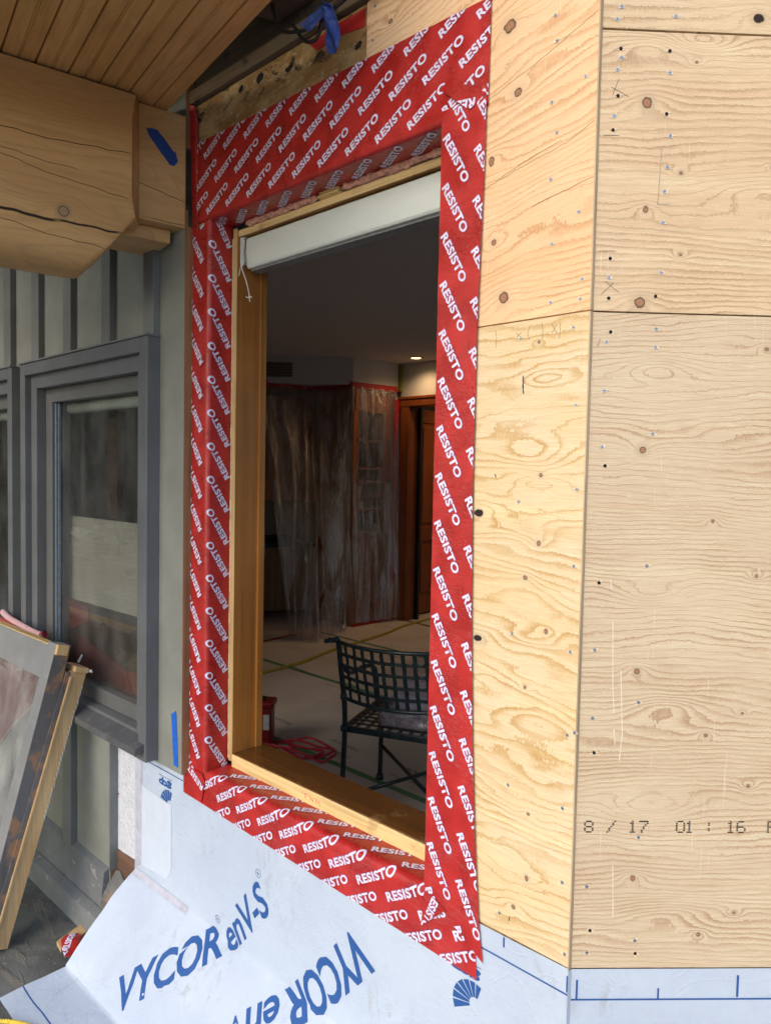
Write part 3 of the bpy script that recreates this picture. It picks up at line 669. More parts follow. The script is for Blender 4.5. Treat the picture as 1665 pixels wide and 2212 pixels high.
# continuation round the corner
mb = MB(); mb.poly([(-.0021, -.0082, -.2), (.0063, -.002, -.2), (.0063, -.002, .6998), (-.0021, -.0082, .6998)]); mb.poly([(.0063, -.002, -.2), (1.2, -.002, -.2), (1.2, -.002, .6998), (.0063, -.002, .6998)])
for (a, b, c, d) in ((.0063, 1.2, .6385, .6420), (.0150, .0190, .6420, .6790), (.1712, .1748, .6420, .6620), (.3235, .3280, .6440, .6868), (.476, .480, .642, .662)): mb.poly([(a, -.0026, c), (b, -.0026, c), (b, -.0026, d), (a, -.0026, d)], 1)
o = side(mb.build('membrane_sheet', [M['membrane'], M['blue']], fix=False)); tag(o, 'flat white membrane with blue ruler ticks below the right plywood', 'membrane')
# older house wrap
mb = MB(); nx_, nz_ = 16, 30
def wr(x, z): return -.0034-.0016*mnoise.noise(Vector((x*30, z*60, 2)))
X0, X1 = -1.83, -1.60
for i in range(nx_+1):
    for j in range(nz_+1):
        x_ = X0+(X1-X0)*i/nx_; zb = .278+.012*math.sin(x_*40)*0; z_ = zb+(.66-zb)*j/nz_; mb.v.append(Vector((x_, wr(x_, z_), z_)))
for i in range(nx_):
    for j in range(nz_): a = i*(nz_+1)+j; mb.f.append((a, a+nz_+1, a+nz_+2, a+1)); mb.k.append(0)
wrap = mb.build('house_wrap', M['wrap'], smooth=True, fix=False); tag(wrap, 'older crinkled white house wrap between the grey siding and the membrane', 'house wrap')
tv, tf = place(text2d('800-44TYVEK', .03), -1.783, .285, 90, .205, .024)
mb = MB(); mb.v = [Vector((a, -.0062, b)) for a, b in tv]; mb.f = tf; mb.k = [0]*len(tf); mb.build('lettering', M['blue'], wrap, fix=False)
mb = MB(); mb.tube([(-1.757, -.004, .478), (-1.757, -.0062, .478)], .0028, 8); mb.build('staple', M['redcase'], wrap)
# ------------------------------------------------------------------ red tape strips with printed lettering
TT = text2d('RESISTO', .036, 0, 1.07); TE = text2d('RESISTO', .052, 0, 1.07)
def strip_map(O, Fd, kind, base, radius=.006, sd=0.0):
    "unfolded X,Z -> 3D: the part past the fold turns into the opening (+y)"
    O, Fd = Vector(O), Vector(Fd); a = math.pi*radius/4
    def f(X, Z, off):
        if kind == 'h': u, c = X, Z-O.z
        if kind == 's': u, c = X, O.z-Z
        if kind == 'l': u, c = Z, O.x-X
        if kind == 'r': u, c = Z, X-O.x
        if c >= a: fd, dp, th = c-a+radius, 0, 0
        elif c <= -a: fd, dp, th = 0, -c-a+radius, math.pi/2
        else: th = (a-c)/(2*a)*math.pi/2; fd, dp = radius*(1-math.sin(th)), radius*(1-math.cos(th))
        n = Vector((0, -1, 0))*math.cos(th) - Fd*math.sin(th)
        wr = mnoise.noise(Vector((X*22+sd, Z*22, sd)))*.0009+mnoise.noise(Vector((X*60+sd, Z*9 if kind in 'lr' else Z*60, 3)))*.0004
        p = Vector((u, 0, O.z)) if kind in 'hs' else Vector((O.x, 0, u))
        return p + Fd*fd + Vector((0, dp, 0)) + n*(base+off+.0014+wr)
    return f
def folds_for(kind, O, radius=.006):
    a = math.pi*radius/4; out = []
    for q in (-a, -a*.67, -a*.33, 0, a*.33, a*.67, a): out.append((O[0], O[2]+q, 0, 1) if kind in 'hs' else (O[0]+q, O[2], 1, 0))
    return out
def letters(starts, ang, L=.117, h=.0205):
    rr = [place(TT, x, z, ang, L, h) for x, z in starts]
    re = [place(TE, x-.0006*math.cos(R(ang)), z-.0006*math.sin(R(ang)), ang, L+.0012, h*1.04) for x, z in starts]
    return [joinp(re), joinp(rr)]
TM = [M['tape'], M['tapeedge'], M['tapeprint']]
def lattice(x0, z0, a, b, na, nb_):
    return [(x0+i*a[0]+j*b[0], z0+i*a[1]+j*b[1]) for i in range(*na) for j in range(*nb_)]
# head strip
OH = (0, 0, 2.364)
st = lattice(-.635, 2.372, (.0975, .0003), (-.056, .0805), (-9, 6), (-2, 4))
hs = sheet('membrane_tape', [[(-1.215, 2.285), (-.350, 2.285), (-.350, 2.3645), (-1.215, 2.3645)], [(-1.3245, 2.3645), (-.2335, 2.3645), (-.2325, 2.569), (-1.3215, 2.5925)],
      [(-1.3265, 2.300), (-1.2235, 2.318), (-1.2235, 2.3645), (-1.3245, 2.3645)], [(-.3425, 2.372), (-.236, 2.372), (-.2335, 2.3645), (-.3425, 2.3645)][::-1]],
     letters(st, 28.8), strip_map(OH, (0, 0, 1), 'h', .0042, sd=1.0), TM, folds_for('h', OH), .02)
tag(hs, 'wide red printed tape across the top of the window opening', 'flashing tape', 'red printed tape strips round the opening')
# left strip
OL = (-1.22, 0, 1.5)
fs_ = lattice(-1.262, 1.952, (0, .0995), (-.0, 0), (-14, 4), (0, 1)) + lattice(-1.232, 1.982-.045, (0, .0995), (0, 0), (-14, 4), (0, 1))
ls = sheet('membrane_tape', [[(-1.3165, .6245), (-1.2200, .6215), (-1.2200, 2.36), (-1.3165, 2.330)], [(-1.22, .716), (-1.144, .716), (-1.144, 2.36), (-1.22, 2.36)]],
     [joinp([a, b]) for a, b in zip(letters(lattice(-1.2385, 1.951, (0, .0995), (0, 0), (-14, 5), (0, 1)), 123.5, .123, .0215), letters(lattice(-1.146, 2.004, (0, .0985), (0, 0), (-13, 4), (0, 1)), 121, .123))],
     strip_map(OL, (-1, 0, 0), 'l', .0020, .010, 2.0), TM, folds_for('l', OL, .010), .02)
tag(ls, 'red printed tape folded round the left side of the opening', 'flashing tape', 'red printed tape strips round the opening')
# sill strip
OS = (0, 0, .716)
ss_ = lattice(-.750, .648, (.0978, -.0014), (.046, -.079), (-5, 6), (-1, 2))
sr_ = [(-1.03+.0985*i, .736-.001*i) for i in range(-1, 7)]
sl_ = sheet('membrane_tape', [[(-1.326, .624), (-.2045, .584), (-.216, .716), (-1.326, .716)], [(-1.21, .716), (-.345, .716), (-.345, .796), (-1.21, .796)]],
     letters([p for p in ss_ if p[1] < .70] + sr_, 29.6, .134, .0215), strip_map(OS, (0, 0, -1), 's', .0036, .016, 3.0), TM, folds_for('s', OS, .016), .02)
tag(sl_, 'red printed tape folded over the bottom edge of the opening', 'flashing tape', 'red printed tape strips round the opening')
# right strip
OR_ = (-.345, 0, 1.5)
r1 = [(-.3455, 1.925-.1003*i) for i in range(-5, 13)] + [(-.2655, 1.879-.1008*i) for i in range(-5, 13)]
redge = [(-.204, .716), (-.2195, .89), (-.230, 1.066), (-.240, 1.312), (-.2465, 1.613), (-.2455, 1.942), (-.2385, 2.23), (-.237, 2.385)]
rs = sheet('membrane_tape', [[(-.350, .722), (-.1905, .624), (-.204, .716), (-.350, .7225)][:3]] + [[(-.350, a[1] if i else .7225), a, b, (-.350, b[1])] for i, (a, b) in enumerate(zip(redge[:-1], redge[1:]))],
     letters(r1, -61.8, .1195, .0190), strip_map((-.360, 0, 1.5), (1, 0, 0), 'r', .0062, .004, 4.0), TM, (), .02)
tag(rs, 'upright red printed tape along the right side of the opening', 'flashing tape', 'red printed tape strips round the opening')
# corner patches
def flatmap(base, sd): return lambda X, Z, off: Vector((X, -base-off-.0014-.0012*mnoise.noise(Vector((X*30, Z*30, sd))), Z))
def patch(poly, prints, base, sd, label):
    o = sheet('tape_patch', [poly], prints, flatmap(base, sd), TM, (), .02); tag(o, label, 'flashing tape', 'red tape patches at the corners'); return o
patch([(-.346, 2.368), (-.302, 2.351), (-.277, 2.364), (-.237, 2.330), (-.237, 2.386), (-.331, 2.446), (-.350, 2.434)], letters([(-.262, 2.384)], 171, .117, .021), .0078, 5, 'small red tape patch with upside down lettering at the top right corner')
patch([(-.344, .722), (-.350, .700), (-.354, .632), (-.284, .698), (-.312, .706)], letters([(-.318, .724)], 248, .10, .020), .0082, 6, 'small red tape patch at the bottom right corner')
patch([(-1.328, .714), (-1.324, .625), (-1.226, .6215), (-1.206, .690), (-1.222, .712)], letters([(-1.214, .676)], 150, .117, .020)[:2], .0078, 7, 'red tape patch creased over the bottom left corner')
mb = MB(); mb.prism([(-1.333, -.003, 2.33), (-1.275, -.003, 2.33), (-1.276, -.004, 2.66), (-1.283, -.012, 2.700), (-1.318, -.022, 2.712), (-1.335, -.016, 2.64)], (0, -.002, 0))
tag(mb.build('tape_tab', M['tape'], bevel=.001), 'loose plain red tape tab standing above the top left corner of the tape', 'flashing tape')
mb = MB(); mb.prism([(-.784, -.0005, 2.690), (-.755, -.0005, 2.664), (-.669, -.0005, 2.667), (-.589, -.0005, 2.656), (-.588, -.0005, 2.696), (-.67, -.0005, 2.699)], (0, -.0015, 0))
tag(mb.build('tape_remnant', M['tape']), 'torn remnant of plain red tape on the old sheathing', 'flashing tape')

# ------------------------------------------------------------------ window frame left in the opening
fr = empty('window_frame', (-.78, .12, .72), 'stained wooden window frame with raw pine edges set in the red taped opening', 'window frame')
def part(mb, name, mat, parent=fr, **k): return mb.build(name, mat, parent, **k)
part(MB().box(-1.2085, -1.1915, .0790, .162, .738, 2.345), 'jamb', M['fir'], bevel=.001)
part(MB().box(-1.2095, -1.1905, .0765, .0788, .735, 2.350), 'raw_edge', M['rawz'], bevel=.0006)
part(MB().box(-1.214, -1.184, .1622, .185, .735, 2.36), 'casing', M['fir'], bevel=.001)
part(MB().box(-.348, -.331, .0790, .162, .738, 2.345), 'jamb', M['fir'])
part(MB().box(-1.1913, -.3482, .0862, .185, 2.3262, 2.3425), 'head', M['fir'])
part(MB().box(-1.2095, -.3482, .0820, .0860, 2.3250, 2.3440), 'raw_edge', M['raw'], bevel=.0006)
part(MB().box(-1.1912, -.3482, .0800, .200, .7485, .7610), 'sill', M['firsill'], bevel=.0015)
sb = part(MB().box(-1.1905, -.3482, .0750, .0795, .7190, .7588), 'raw_edge', M['raw'], bevel=.0012)
part(MB().box(-1.1905, -.3482, .0797, .160, .7190, .7483), 'subsill', M['raw'])
mb = MB()
ew = [[(-.846, .747), (-.844, .731)], [(-.846, .747), (-.834, .745)], [(-.845, .739), (-.836, .738)], [(-.826, .747), (-.823, .733), (-.818, .742), (-.813, .732), (-.810, .745)], [(-.802, .731), (-.800, .746), (-.793, .734), (-.788, .744), (-.783, .730)]]
for s_ in ew:
    for (a, b), (c, d) in zip(s_[:-1], s_[1:]): mb.tube([(a, .0748, b), (c, .0748, d)], .0006, 4)
part(mb, 'handwriting', M['redcord'])
for i, xx in enumerate((-.985, -.60, -.585, -.44, -.425, -.385, -1.12)):
    pass
mb = MB()
for i in range(90):                                          # foam squeezed out along the left jamb
    z_ = .74+1.6*i/90; r_ = .0035+.0035*abs(mnoise.noise(Vector((z_*14, 1, 2))))
    mb.v += [Vector((-1.2135+.0016*math.cos(q*1.05)*1.5, .0825+r_*math.sin(q*1.05)*.8-.003, z_)) for q in range(6)]
for i in range(89):
    for q in range(6): a = i*6+q; b2 = i*6+(q+1) % 6; mb.f.append((a, b2, b2+6, a+6)); mb.k.append(0)
o = mb.build('foam_sealant', M['caulk'], smooth=True); tag(o, 'yellowed foam bead in the gap beside the left jamb', 'sealant')
# pink insulation along the head
def fluff(name, x0, x1, label, sd):
    mb = MB(); n = int((x1-x0)/.003); k = 14
    for i in range(n+1):
        x_ = x0+(x1-x0)*i/n; e = min(1, i/6, (n-i)/6)
        for q in range(k):
            a = 2*math.pi*q/k; nn = mnoise.noise(Vector((x_*45, math.cos(a)*1.6+sd, math.sin(a)*1.6)))+.6*mnoise.noise(Vector((x_*140, math.cos(a)*4+sd, math.sin(a)*4)))
            r_ = (.0088+.0055*nn)*(.25+.75*e)
            mb.v.append(Vector((x_, .079+r_*math.cos(a)*1.1, 2.3530+r_*math.sin(a)*.95)))
    for i in range(n):
        for q in range(k): a = i*k+q; b2 = i*k+(q+1) % k; mb.f.append((a, b2, b2+k, a+k)); mb.k.append(0)
    mb.f += [tuple(range(k))[::-1], tuple(n*k+q for q in range(k))]; mb.k += [0, 0]
    o = mb.build(name, M['pink'], smooth=True); tag(o, label, 'insulation', 'pink insulation above the frame')
fluff('insulation', -1.150, -.832, 'thin pink insulation tuft left of the shims above the frame', 1)
fluff('insulation', -.742, -.349, 'thick pink insulation tuft right of the shims above the frame', 5)
sh = empty('shim_stack', (-.79, .08, 2.345), 'stack of thin wooden shims between frame and tape, between the pink tufts', 'shims')
for i in range(4): MB().box(-.826+.004*i, -.746, .068+.003*(i % 2), .12, 2.3445+.0045*i, 2.3480+.0045*i).build('shim', M['raw'], sh)
# roller shade
rsd = empty('roller_shade', (-.78, .11, 2.23), 'rolled up pale woven shade with cloth covered valance under the window head', 'window shade')
mb = MB(); prof = [(.100, 2.3215), (.0965, 2.317), (.0952, 2.300), (.0945, 2.280), (.0955, 2.258), (.0985, 2.2385), (.103, 2.2325)]
prof2 = prof+[(.150, 2.2345), (.150, 2.3215)]
mb.prism([(-1.172, y_, z_) for y_, z_ in prof2], (.823, 0, 0)); mb.build('valance', M['shade'], rsd, bevel=.0015)
MB().box(-1.168, -.352, .112, .148, 2.2265, 2.2343).build('bottom_rail', plain('shade_rail', (.22, .23, .23), .5), rsd)
mb = MB(); mb.box(-1.1910, -1.1860, .088, .150, 2.248, 2.3245); mb.box(-1.1860, -1.1745, .090, .094, 2.292, 2.3240); mb.box(-1.186, -1.173, .094, .146, 2.3225, 2.3250)
mb.build('bracket', M['white'], rsd, bevel=.001)
cd = empty('pull_cord', (-1.17, .086, 2.13), 'knotted white cord hanging from the left end of the shade', 'cord')
MB().tube(smooth_path([(-1.168, .084, 2.300), (-1.169, .082, 2.279), (-1.176, .082, 2.245), (-1.188, .082, 2.210)], 6), .0014, 6).build('strand', M['cordwhite'], cd)
MB().tube(smooth_path([(-1.174, .083, 2.282), (-1.176, .081, 2.25), (-1.170, .081, 2.226), (-1.153, .082, 2.193), (-1.138, .082, 2.155), (-1.132, .082, 2.125)], 6), .0016, 6).build('strand', M['cordwhite'], cd)
MB().tube(smooth_path([(-1.150, .082, 2.143), (-1.142, .081, 2.139), (-1.131, .082, 2.141), (-1.124, .083, 2.137)], 4), .0017, 6).build('knot', M['cordwhite'], cd)
MB().tube([(-1.176, .0815, 2.262), (-1.168, .0815, 2.268), (-1.164, .0815, 2.25), (-1.170, .0815, 2.236)], .0030, 6).build('cord_stop', M['white'], cd, bevel=.0005)

# ------------------------------------------------------------------ top left: old sheathing, cavity, joist, cable, ribbon
mb = MB(); mb.prism([(-1.30, .0, 2.3665), (-1.285, .0, 2.704), (-.5855, .0, 2.704), (-.5855, .0, 2.3665)][::-1], (0, .002, 0))
o = mb.build('old_sheathing', M['oldsheath']); tag(o, 'weathered tan plywood strip above the red tape, spotted with black mould', 'sheathing')
for i, (a, b, w_, h_) in enumerate(((-1.069, 2.680, .012, .008), (-.986, 2.680, .016, .011), (-.862, 2.662, .016, .008), (-.61, 2.622, .012, .008))):
    n = 18; pts = []
    for q in range(n):
        t = 2*math.pi*q/n; r_ = 1+.45*mnoise.noise(Vector((math.cos(t)*1.5+i*3, math.sin(t)*1.5, i)))
        pts.append((a+math.cos(t)*w_*r_, -.0007, b+math.sin(t)*h_*r_+math.cos(t)*w_*.15))
    m_ = MB(); m_.prism(pts, (0, .0005, 0)); m_.build('mould_spot', M['hole'] if i != 7 else M['ink'], o)
mb = MB(); mb.box(-4.2, -.50, -.018, .05, 2.708, 2.745); tag(mb.build('ledger_board', M['ledge'], bevel=.003), 'weathered ledger strip along the top of the old sheathing', 'board')
mb = MB(); mb.box(-4.2, -.45, .0, .07, 2.747, 3.10); tag(mb.build('cavity_board', M['dirty']), 'dirty blackened board above the ledger strip inside the open soffit', 'board')
mb = MB(); mb.prism([(-.925, -.050, 2.79), (-.905, .0, 2.79), (-.76, .0, 2.79), (-.80, -.9, 2.79), (-1.10, -.9, 2.79)], (0, 0, .22))
tag(mb.build('joist', M['joist'], bevel=.003), 'reddish brown joist above the black cable', 'joist')
mb = MB(); mb.box(-1.52, -1.33, -.12, -.01, 2.735, 2.78); tag(mb.build('blocking', M['dirty'], bevel=.003), 'grey wood block in the gap at the soffit end', 'block')
cb = empty('cable', (-.75, -.06, 2.64), 'black cable looping down from the open soffit', 'cable')
MB().tube(smooth_path([(-.86, -.06, 2.79), (-.841, -.06, 2.739), (-.814, -.06, 2.707), (-.763, -.06, 2.686), (-.724, -.06, 2.678), (-.69, -.055, 2.70)], 8), .0042, 8).build('strand', M['cable'], cb)
MB().tube(smooth_path([(-.79, -.055, 2.72), (-.763, -.06, 2.690), (-.743, -.06, 2.663), (-.719, -.06, 2.645), (-.695, -.06, 2.641), (-.679, -.06, 2.653), (-.671, -.06, 2.673), (-.650, -.06, 2.683), (-.619, -.06, 2.687), (-.56, -.06, 2.70), (-.48, -.06, 2.74)], 8), .0046, 8).build('strand', M['cable'], cb)
MB().tube(smooth_path([(-.672, -.056, 2.80), (-.669, -.060, 2.73), (-.671, -.06, 2.68)], 6), .0035, 8).build('strand', M['cable'], cb)
rb = empty('blue_ribbon', (-.65, -.07, 2.57), 'crumpled blue tape knotted round the black cable', 'tape')
def ribbon(pts_l, pts_r, name):
    mb = MB(); n = len(pts_l)
    L_, R__ = smooth_path(pts_l, 5), smooth_path(pts_r, 5)
    for a, b in zip(L_, R__):
        for q in range(7):
            t = q/6; p = a.lerp(b, t); p.y += .006*math.sin(t*8+p.z*60)+.004*mnoise.noise(p*60); mb.v.append(p)
    for i in range(len(L_)-1):
        for q in range(6): a = i*7+q; mb.f.append((a, a+1, a+8, a+7)); mb.k.append(0)
    o = mb.build(name, M['bluetape2'] if 0 else M['bluerib'], rb, smooth=False, fix=False); s_ = o.modifiers.new('thick', 'SOLIDIFY'); s_.thickness = .0012
M['bluerib'] = plain('blue_ribbon', (.030, .060, .24), .5, .4, .2, 70, .4)
ribbon([(-.668, -.075, 2.690), (-.640, -.080, 2.680), (-.644, -.078, 2.64), (-.628, -.074, 2.574)], [(-.640, -.075, 2.692), (-.610, -.080, 2.672), (-.598, -.078, 2.63), (-.593, -.074, 2.573)], 'tail')
ribbon([(-.645, -.075, 2.688), (-.69, -.075, 2.684), (-.727, -.075, 2.680)], [(-.650, -.075, 2.662), (-.68, -.078, 2.650), (-.698, -.075, 2.652)], 'arm')

# ------------------------------------------------------------------ porch: soffit, log beam, beam end block
BN = Vector((.978, -.208, 0)).normalized(); BD = Vector((.208, .978, 0)).normalized()
BM = Matrix((( BD.x, BN.x, 0, -1.299), (BD.y, BN.y, 0, -.03), (0, 0, 1, 0), (0, 0, 0, 1)))   # local (a along beam, n toward viewer, z)
def put(o): o.matrix_world = BM; return o
def beamwood(name, a, b, cracks, knots=(), dark=()):
    s = NB(name, .5, .3)
    n1 = s.noise(s.vec(14, 14, 120), 1.0, 4.0, .6, .3)
    big = s.noise(s.vec(1.6, 5, 9, 2.2), 1.0, 2.0, .5, .5)
    f = s.add(s.mul(s.z, 34), s.mul(big, 11))
    for i, (ka, kz, kr) in enumerate(knots): f = s.add(f, s.mul(s.m('POWER', 2.718, s.mul(s.dist2(s.x, s.z, ka, kz, kr*4, kr*2.5), -1)), -3.0))
    t = s.m('FRACT', f); line = s.mul(s.m('POWER', t, 5.0), s.ss(t, .93, 1.0, 1, 0))
    c = s.mix(s.ss(big, .35, .65), a, b)
    c = s.mix(s.mul(line, .30), c, sc(b, .45)); c = s.mix(s.ss(n1, .4, .8, 0, .25), c, sc(b, .6))
    ck = 0.0; wv = s.m('SUBTRACT', s.noise(s.vec(7, 0, 0, 3.0), 1.0, 2.0), .5)
    for i, (z0, k, w_, a0, a1) in enumerate(cracks):
        zz = s.m('ABSOLUTE', s.m('SUBTRACT', s.m('SUBTRACT', s.z, s.m('MULTIPLY_ADD', s.x, k, z0)), s.mul(wv, .030)))
        q = s.mul(s.ss(zz, w_*.45, w_, 1, 0), s.mul(s.ss(s.x, a0, a0+.03), s.ss(s.x, a1-.03, a1, 1, 0))); ck = s.m('MAXIMUM', ck, q)
    for (ka, kz, kr) in knots:
        d = s.m('SQRT', s.dist2(s.x, s.z, ka, kz, kr, kr)); c = s.mix(s.ss(d, 1.0, 2.2, .35, 0), c, (.16, .14, .12)); c = s.mix(s.mul(s.ss(d, .85, .95), s.ss(d, 1.0, 1.1, 1, 0)), c, (.03, .02, .015))
        c = s.mix(s.ss(d, .8, .9, .4, 0), c, (.26, .22, .17))
    c = s.mix(ck, c, (.018, .012, .008)); s.color(c)
    s.bump(s.add(s.mul(n1, .5), s.add(s.mul(line, -.6), s.mul(ck, -7))), .5, .002)
    return s.mat
M['log'] = beamwood('log_beam_wood', (.60, .385, .170), (.51, .310, .130), [(2.505, .06, .0013, -3, -.16), (2.415, -.02, .0008, -3, -.30), (2.350, -.12, .0009, -3, -.17), (2.288, .02, .0046, -3, -.345), (2.272, -.03, .0034, -.375, -.185), (2.215, -.08, .0009, -3, -.22)], [(-.345, 2.305, .0125), (-.415, 2.43, .0005)])
M['block'] = beamwood('beam_end_wood', (.62, .41, .19), (.52, .325, .14), [(2.42, -.18, .0012, -.4, .2), (2.352, 0, .001, -.12, .02)], [(-.145, 2.52, .004)])
# log: sections along a; outline (n, z) starts at the top front
outl = [(.045, 2.662), (.052, 2.58), (.053, 2.50), (.052, 2.42), (.050, 2.36), (.046, 2.31), (.038, 2.265), (.022, 2.225), (-.005, 2.198), (-.045, 2.182), (-.10, 2.176), (-.16, 2.182), (-.21, 2.21), (-.245, 2.26), (-.26, 2.35), (-.262, 2.50), (-.25, 2.662)]
outl = [(p.x, p.y) for p in smooth_path([Vector((a, b, 0)) for a, b in outl], 3)]
A1, A2, A3 = -.300, -.160, -.138
mb = MB(); k = len(outl)
aa_ = [-1.9, -1.5, -1.2, -1.0, -.8, -.65, -.5, -.4, -.34] + [A1+(A2-A1)*q/12 for q in range(13)] + [A3]
for a in aa_:
    t = max(0.0, (a-A1)/(A2-A1)); zmin = 2.150+.172*min(1, t)**1.15
    for (n_, z_) in outl:
        j = mnoise.noise(Vector((a*2.2, n_*6, z_*5)))*.004
        x_ = a
        z2 = z_ if z_ > zmin+.012 else zmin+.012*math.exp((z_-zmin-.012)/.03)
        if a == A3 and n_ > -.01: n_ = .0015
        if a >= A2-1e-6 and n_ > 0: x_ = a - (.018*math.sin(max(0, min(1, (2.66-z_)/.34))*math.pi) if a < A3 else 0)
        mb.v.append(Vector((x_, n_+j*(a < A2), z2)))
ns = len(aa_)
for i in range(ns-1):
    for q in range(k-1): A = i*k+q; mb.f.append((A, A+1, A+k+1, A+k)); mb.k.append(0)
    mb.f.append((i*k+k-1, i*k, i*k+k, i*k+2*k-1)); mb.k.append(0)
mb.f.append(tuple(range(k))); mb.f.append(tuple((ns-1)*k+q for q in range(k))[::-1]); mb.k += [0, 0]
o = put(mb.build('log_beam', M['log'], smooth=True)); tag(o, 'thick honey coloured log beam with long cracks below the soffit', 'beam')
es = o.modifiers.new('edges', 'EDGE_SPLIT'); es.split_angle = R(32)
mb = MB(); mb.box(-.138, .0, -.20, .0, 2.345, 2.669); mb.box(-.30, -.03, -.22, -.045, 2.305, 2.3448)
o = put(mb.build('beam_block', M['block'], bevel=.004)); tag(o, 'squared beam end between the log beam and the wall', 'beam')
mb = MB(); mb.box(.0005, .026, -.10, -.004, 2.352, 2.58); mb2 = put(mb.build('weathered_strip', M['dirty'], bevel=.002)); tag(mb2, 'dark rotten wood strip between the beam end and the red tape', 'board')
TB = [(-.117, 2.601), (-.1, 2.605), (-.085, 2.604), (-.060, 2.580), (-.036, 2.553), (-.032, 2.560), (-.030, 2.546), (-.025, 2.532), (-.035, 2.516), (-.048, 2.515), (-.080, 2.550), (-.109, 2.583)]
mb = MB(); mb.prism([(a, .0012, z_) for a, z_ in TB], (0, .0012, 0)); tag(put(mb.build('blue_tape', M['bluetape'])), 'dark blue tape piece stuck aslant on the squared beam end', 'tape')
# soffit: beaded boards
mb = MB(); P0 = .0395; sl_k = -.0570
n0, n1 = -.30, .86
zt = lambda n_: 2.6712 - .058*(n_)            # falls toward the viewer along the boards
a_edge = -.055; prof = []
a_ = a_edge; i = 0
prof.append((a_, 0)); 
while a_ > -2.4:
    nxt = a_-P0
    if i % 2 == 0: prof += [(nxt+.0030, 0), (nxt+.0014, .0035), (nxt+.0008, .012), (nxt-.0008, .012), (nxt-.0016, .0035), (nxt-.0030, 0)]
    else: prof += [(nxt+.0042, 0), (nxt+.0026, .0030), (nxt+.0012, .0006), (nxt-.0012, .0006), (nxt-.0026, .0030), (nxt-.0042, 0)]
    a_ = nxt; i += 1
for (a1, d1), (a2, d2) in zip(prof[:-1], prof[1:]):
    mb.poly([(a1, n0, zt(n0)+d1), (a1, n1, zt(n1)+d1), (a2, n1, zt(n1)+d2), (a2, n0, zt(n0)+d2)])
mb.poly([(a_edge, n0, zt(n0)), (a_edge, n0, zt(n0)+.018), (a_edge, n1, zt(n1)+.018), (a_edge, n1, zt(n1))])
mb.poly([(a_edge, n1, zt(n1)), (a_edge, n1, zt(n1)+.03), (-2.4, n1, zt(n1)+.03), (-2.4, n1, zt(n1))])
mb.poly([(a_edge, n0, zt(n0)+.03), (a_edge, n1, zt(n1)+.03), (-2.4, n1, zt(n1)+.03), (-2.4, n0, zt(n0)+.03)])
M['soffit2'] = wood('soffit_boards', (.64, .39, .150), (.54, .31, .11), 'y', .40, .4, 1.0, bstr=.12)
o = put(mb.build('porch_soffit', M['soffit2'], fix=False)); tag(o, 'dark honey beadboard porch soffit above the log beam', 'soffit')
mb = MB(); mb.box(-4.5, -.30, -1.5, .0, 3.02, 3.20); tag(mb.build('porch_roof', M['dirty']), 'dark roof deck over the porch soffit', 'roof')
mb = MB(); mb.box(-1.9, -.02, -.3, -.26, 2.60, 3.0)
# ------------------------------------------------------------------ grey board and batten siding
sd_ = empty('board_siding', (-2.4, -.03, .1), 'grey board and batten siding round the two grey windows', 'siding')
mb = MB(); grid_holes(mb, -7.0, -1.303, .10, 2.80, [(-2.445, -1.45, .695, 2.035), (-3.55, -2.553, .695, 2.035), (-1.764, -1.0, 0, .69), (-1.9, -1.44, 0.0, .05)], -.030, -.0022, 0, 1)
mb.build('boards', [M['siding'], M['sidecut']], sd_, fix=False)
MB().box(-1.3028, -1.3012, -.0298, -.0024, .690, 2.40).build('cut_edge', M['sidecut'], sd_)
def batten(x0, x1, z0, z1): MB().box(x0, x1, -.054, -.0302, z0, z1).build('batten', M['batten'], sd_, bevel=.0015)
for x0, x1 in ((-1.504, -1.443), (-1.792, -1.7295), (-2.098, -2.032), (-2.392, -2.321), (-2.690, -2.612), (-2.99, -2.92), (-3.29, -3.22), (-3.6, -3.53)):
    batten(x0, x1, 2.046, 2.68)
for x0, x1 in ((-2.108, -2.034), (-2.40, -2.33), (-2.70, -2.63), (-3.0, -2.93), (-3.3, -3.23)): batten(x0, x1, .200, .698)
MB().box(-1.7690, -1.7620, -.034, -.004, .205, .690).build('end_trim', M['batten'], sd_)
mb = MB(); mb.prism([(0, -.0302, .215), (0, -.052, .205), (0, -.062, .10), (0, -.062, .0), (0, -.0022, .0), (0, -.0022, .215)], (-5.2, 0, 0))
for i in range(len(mb.v)): mb.v[i].x -= 1.772
tag(mb.build('water_table', M['skirt'], bevel=.003), 'sloping grey painted board at the foot of the siding', 'trim board')
mb = MB(); mb.prism([(0, -.0622, .082), (0, -.100, .070), (0, -.112, .0), (0, -.0622, .0)], (-5.3, 0, 0))
for i in range(len(mb.v)): mb.v[i].x -= 1.655
tag(mb.build('base_moulding', M['skirt'], bevel=.004), 'grey base moulding where the wall meets the slate deck', 'moulding')
mb = MB(); mb.prism([(-1.77, -.0035, .276), (-1.64, -.0035, .283), (-1.64, -.0035, .12), (-1.77, -.0035, .12)], (0, -.002, 0)); tag(mb.build('brown_membrane', M['brown']), 'brown membrane patch exposed below the crinkled wrap', 'membrane')
mb = MB(); mb.prism([(-1.772, -.0080, .200), (-1.735, -.0080, .208), (-1.66, -.0080, .150), (-1.655, -.060, .075), (-1.772, -.062, .075), (-1.772, -.060, .11)], (0, -.003, 0))
tag(mb.build('torn_flashing', wood('rusty_torn_flashing', (.16, .165, .16), (.11, .115, .12), 'x', .7, .3, .5, stain=(.55, .8, (.36, .19, .09)))), 'torn grey flashing with bare orange wood at the siding corner', 'flashing')

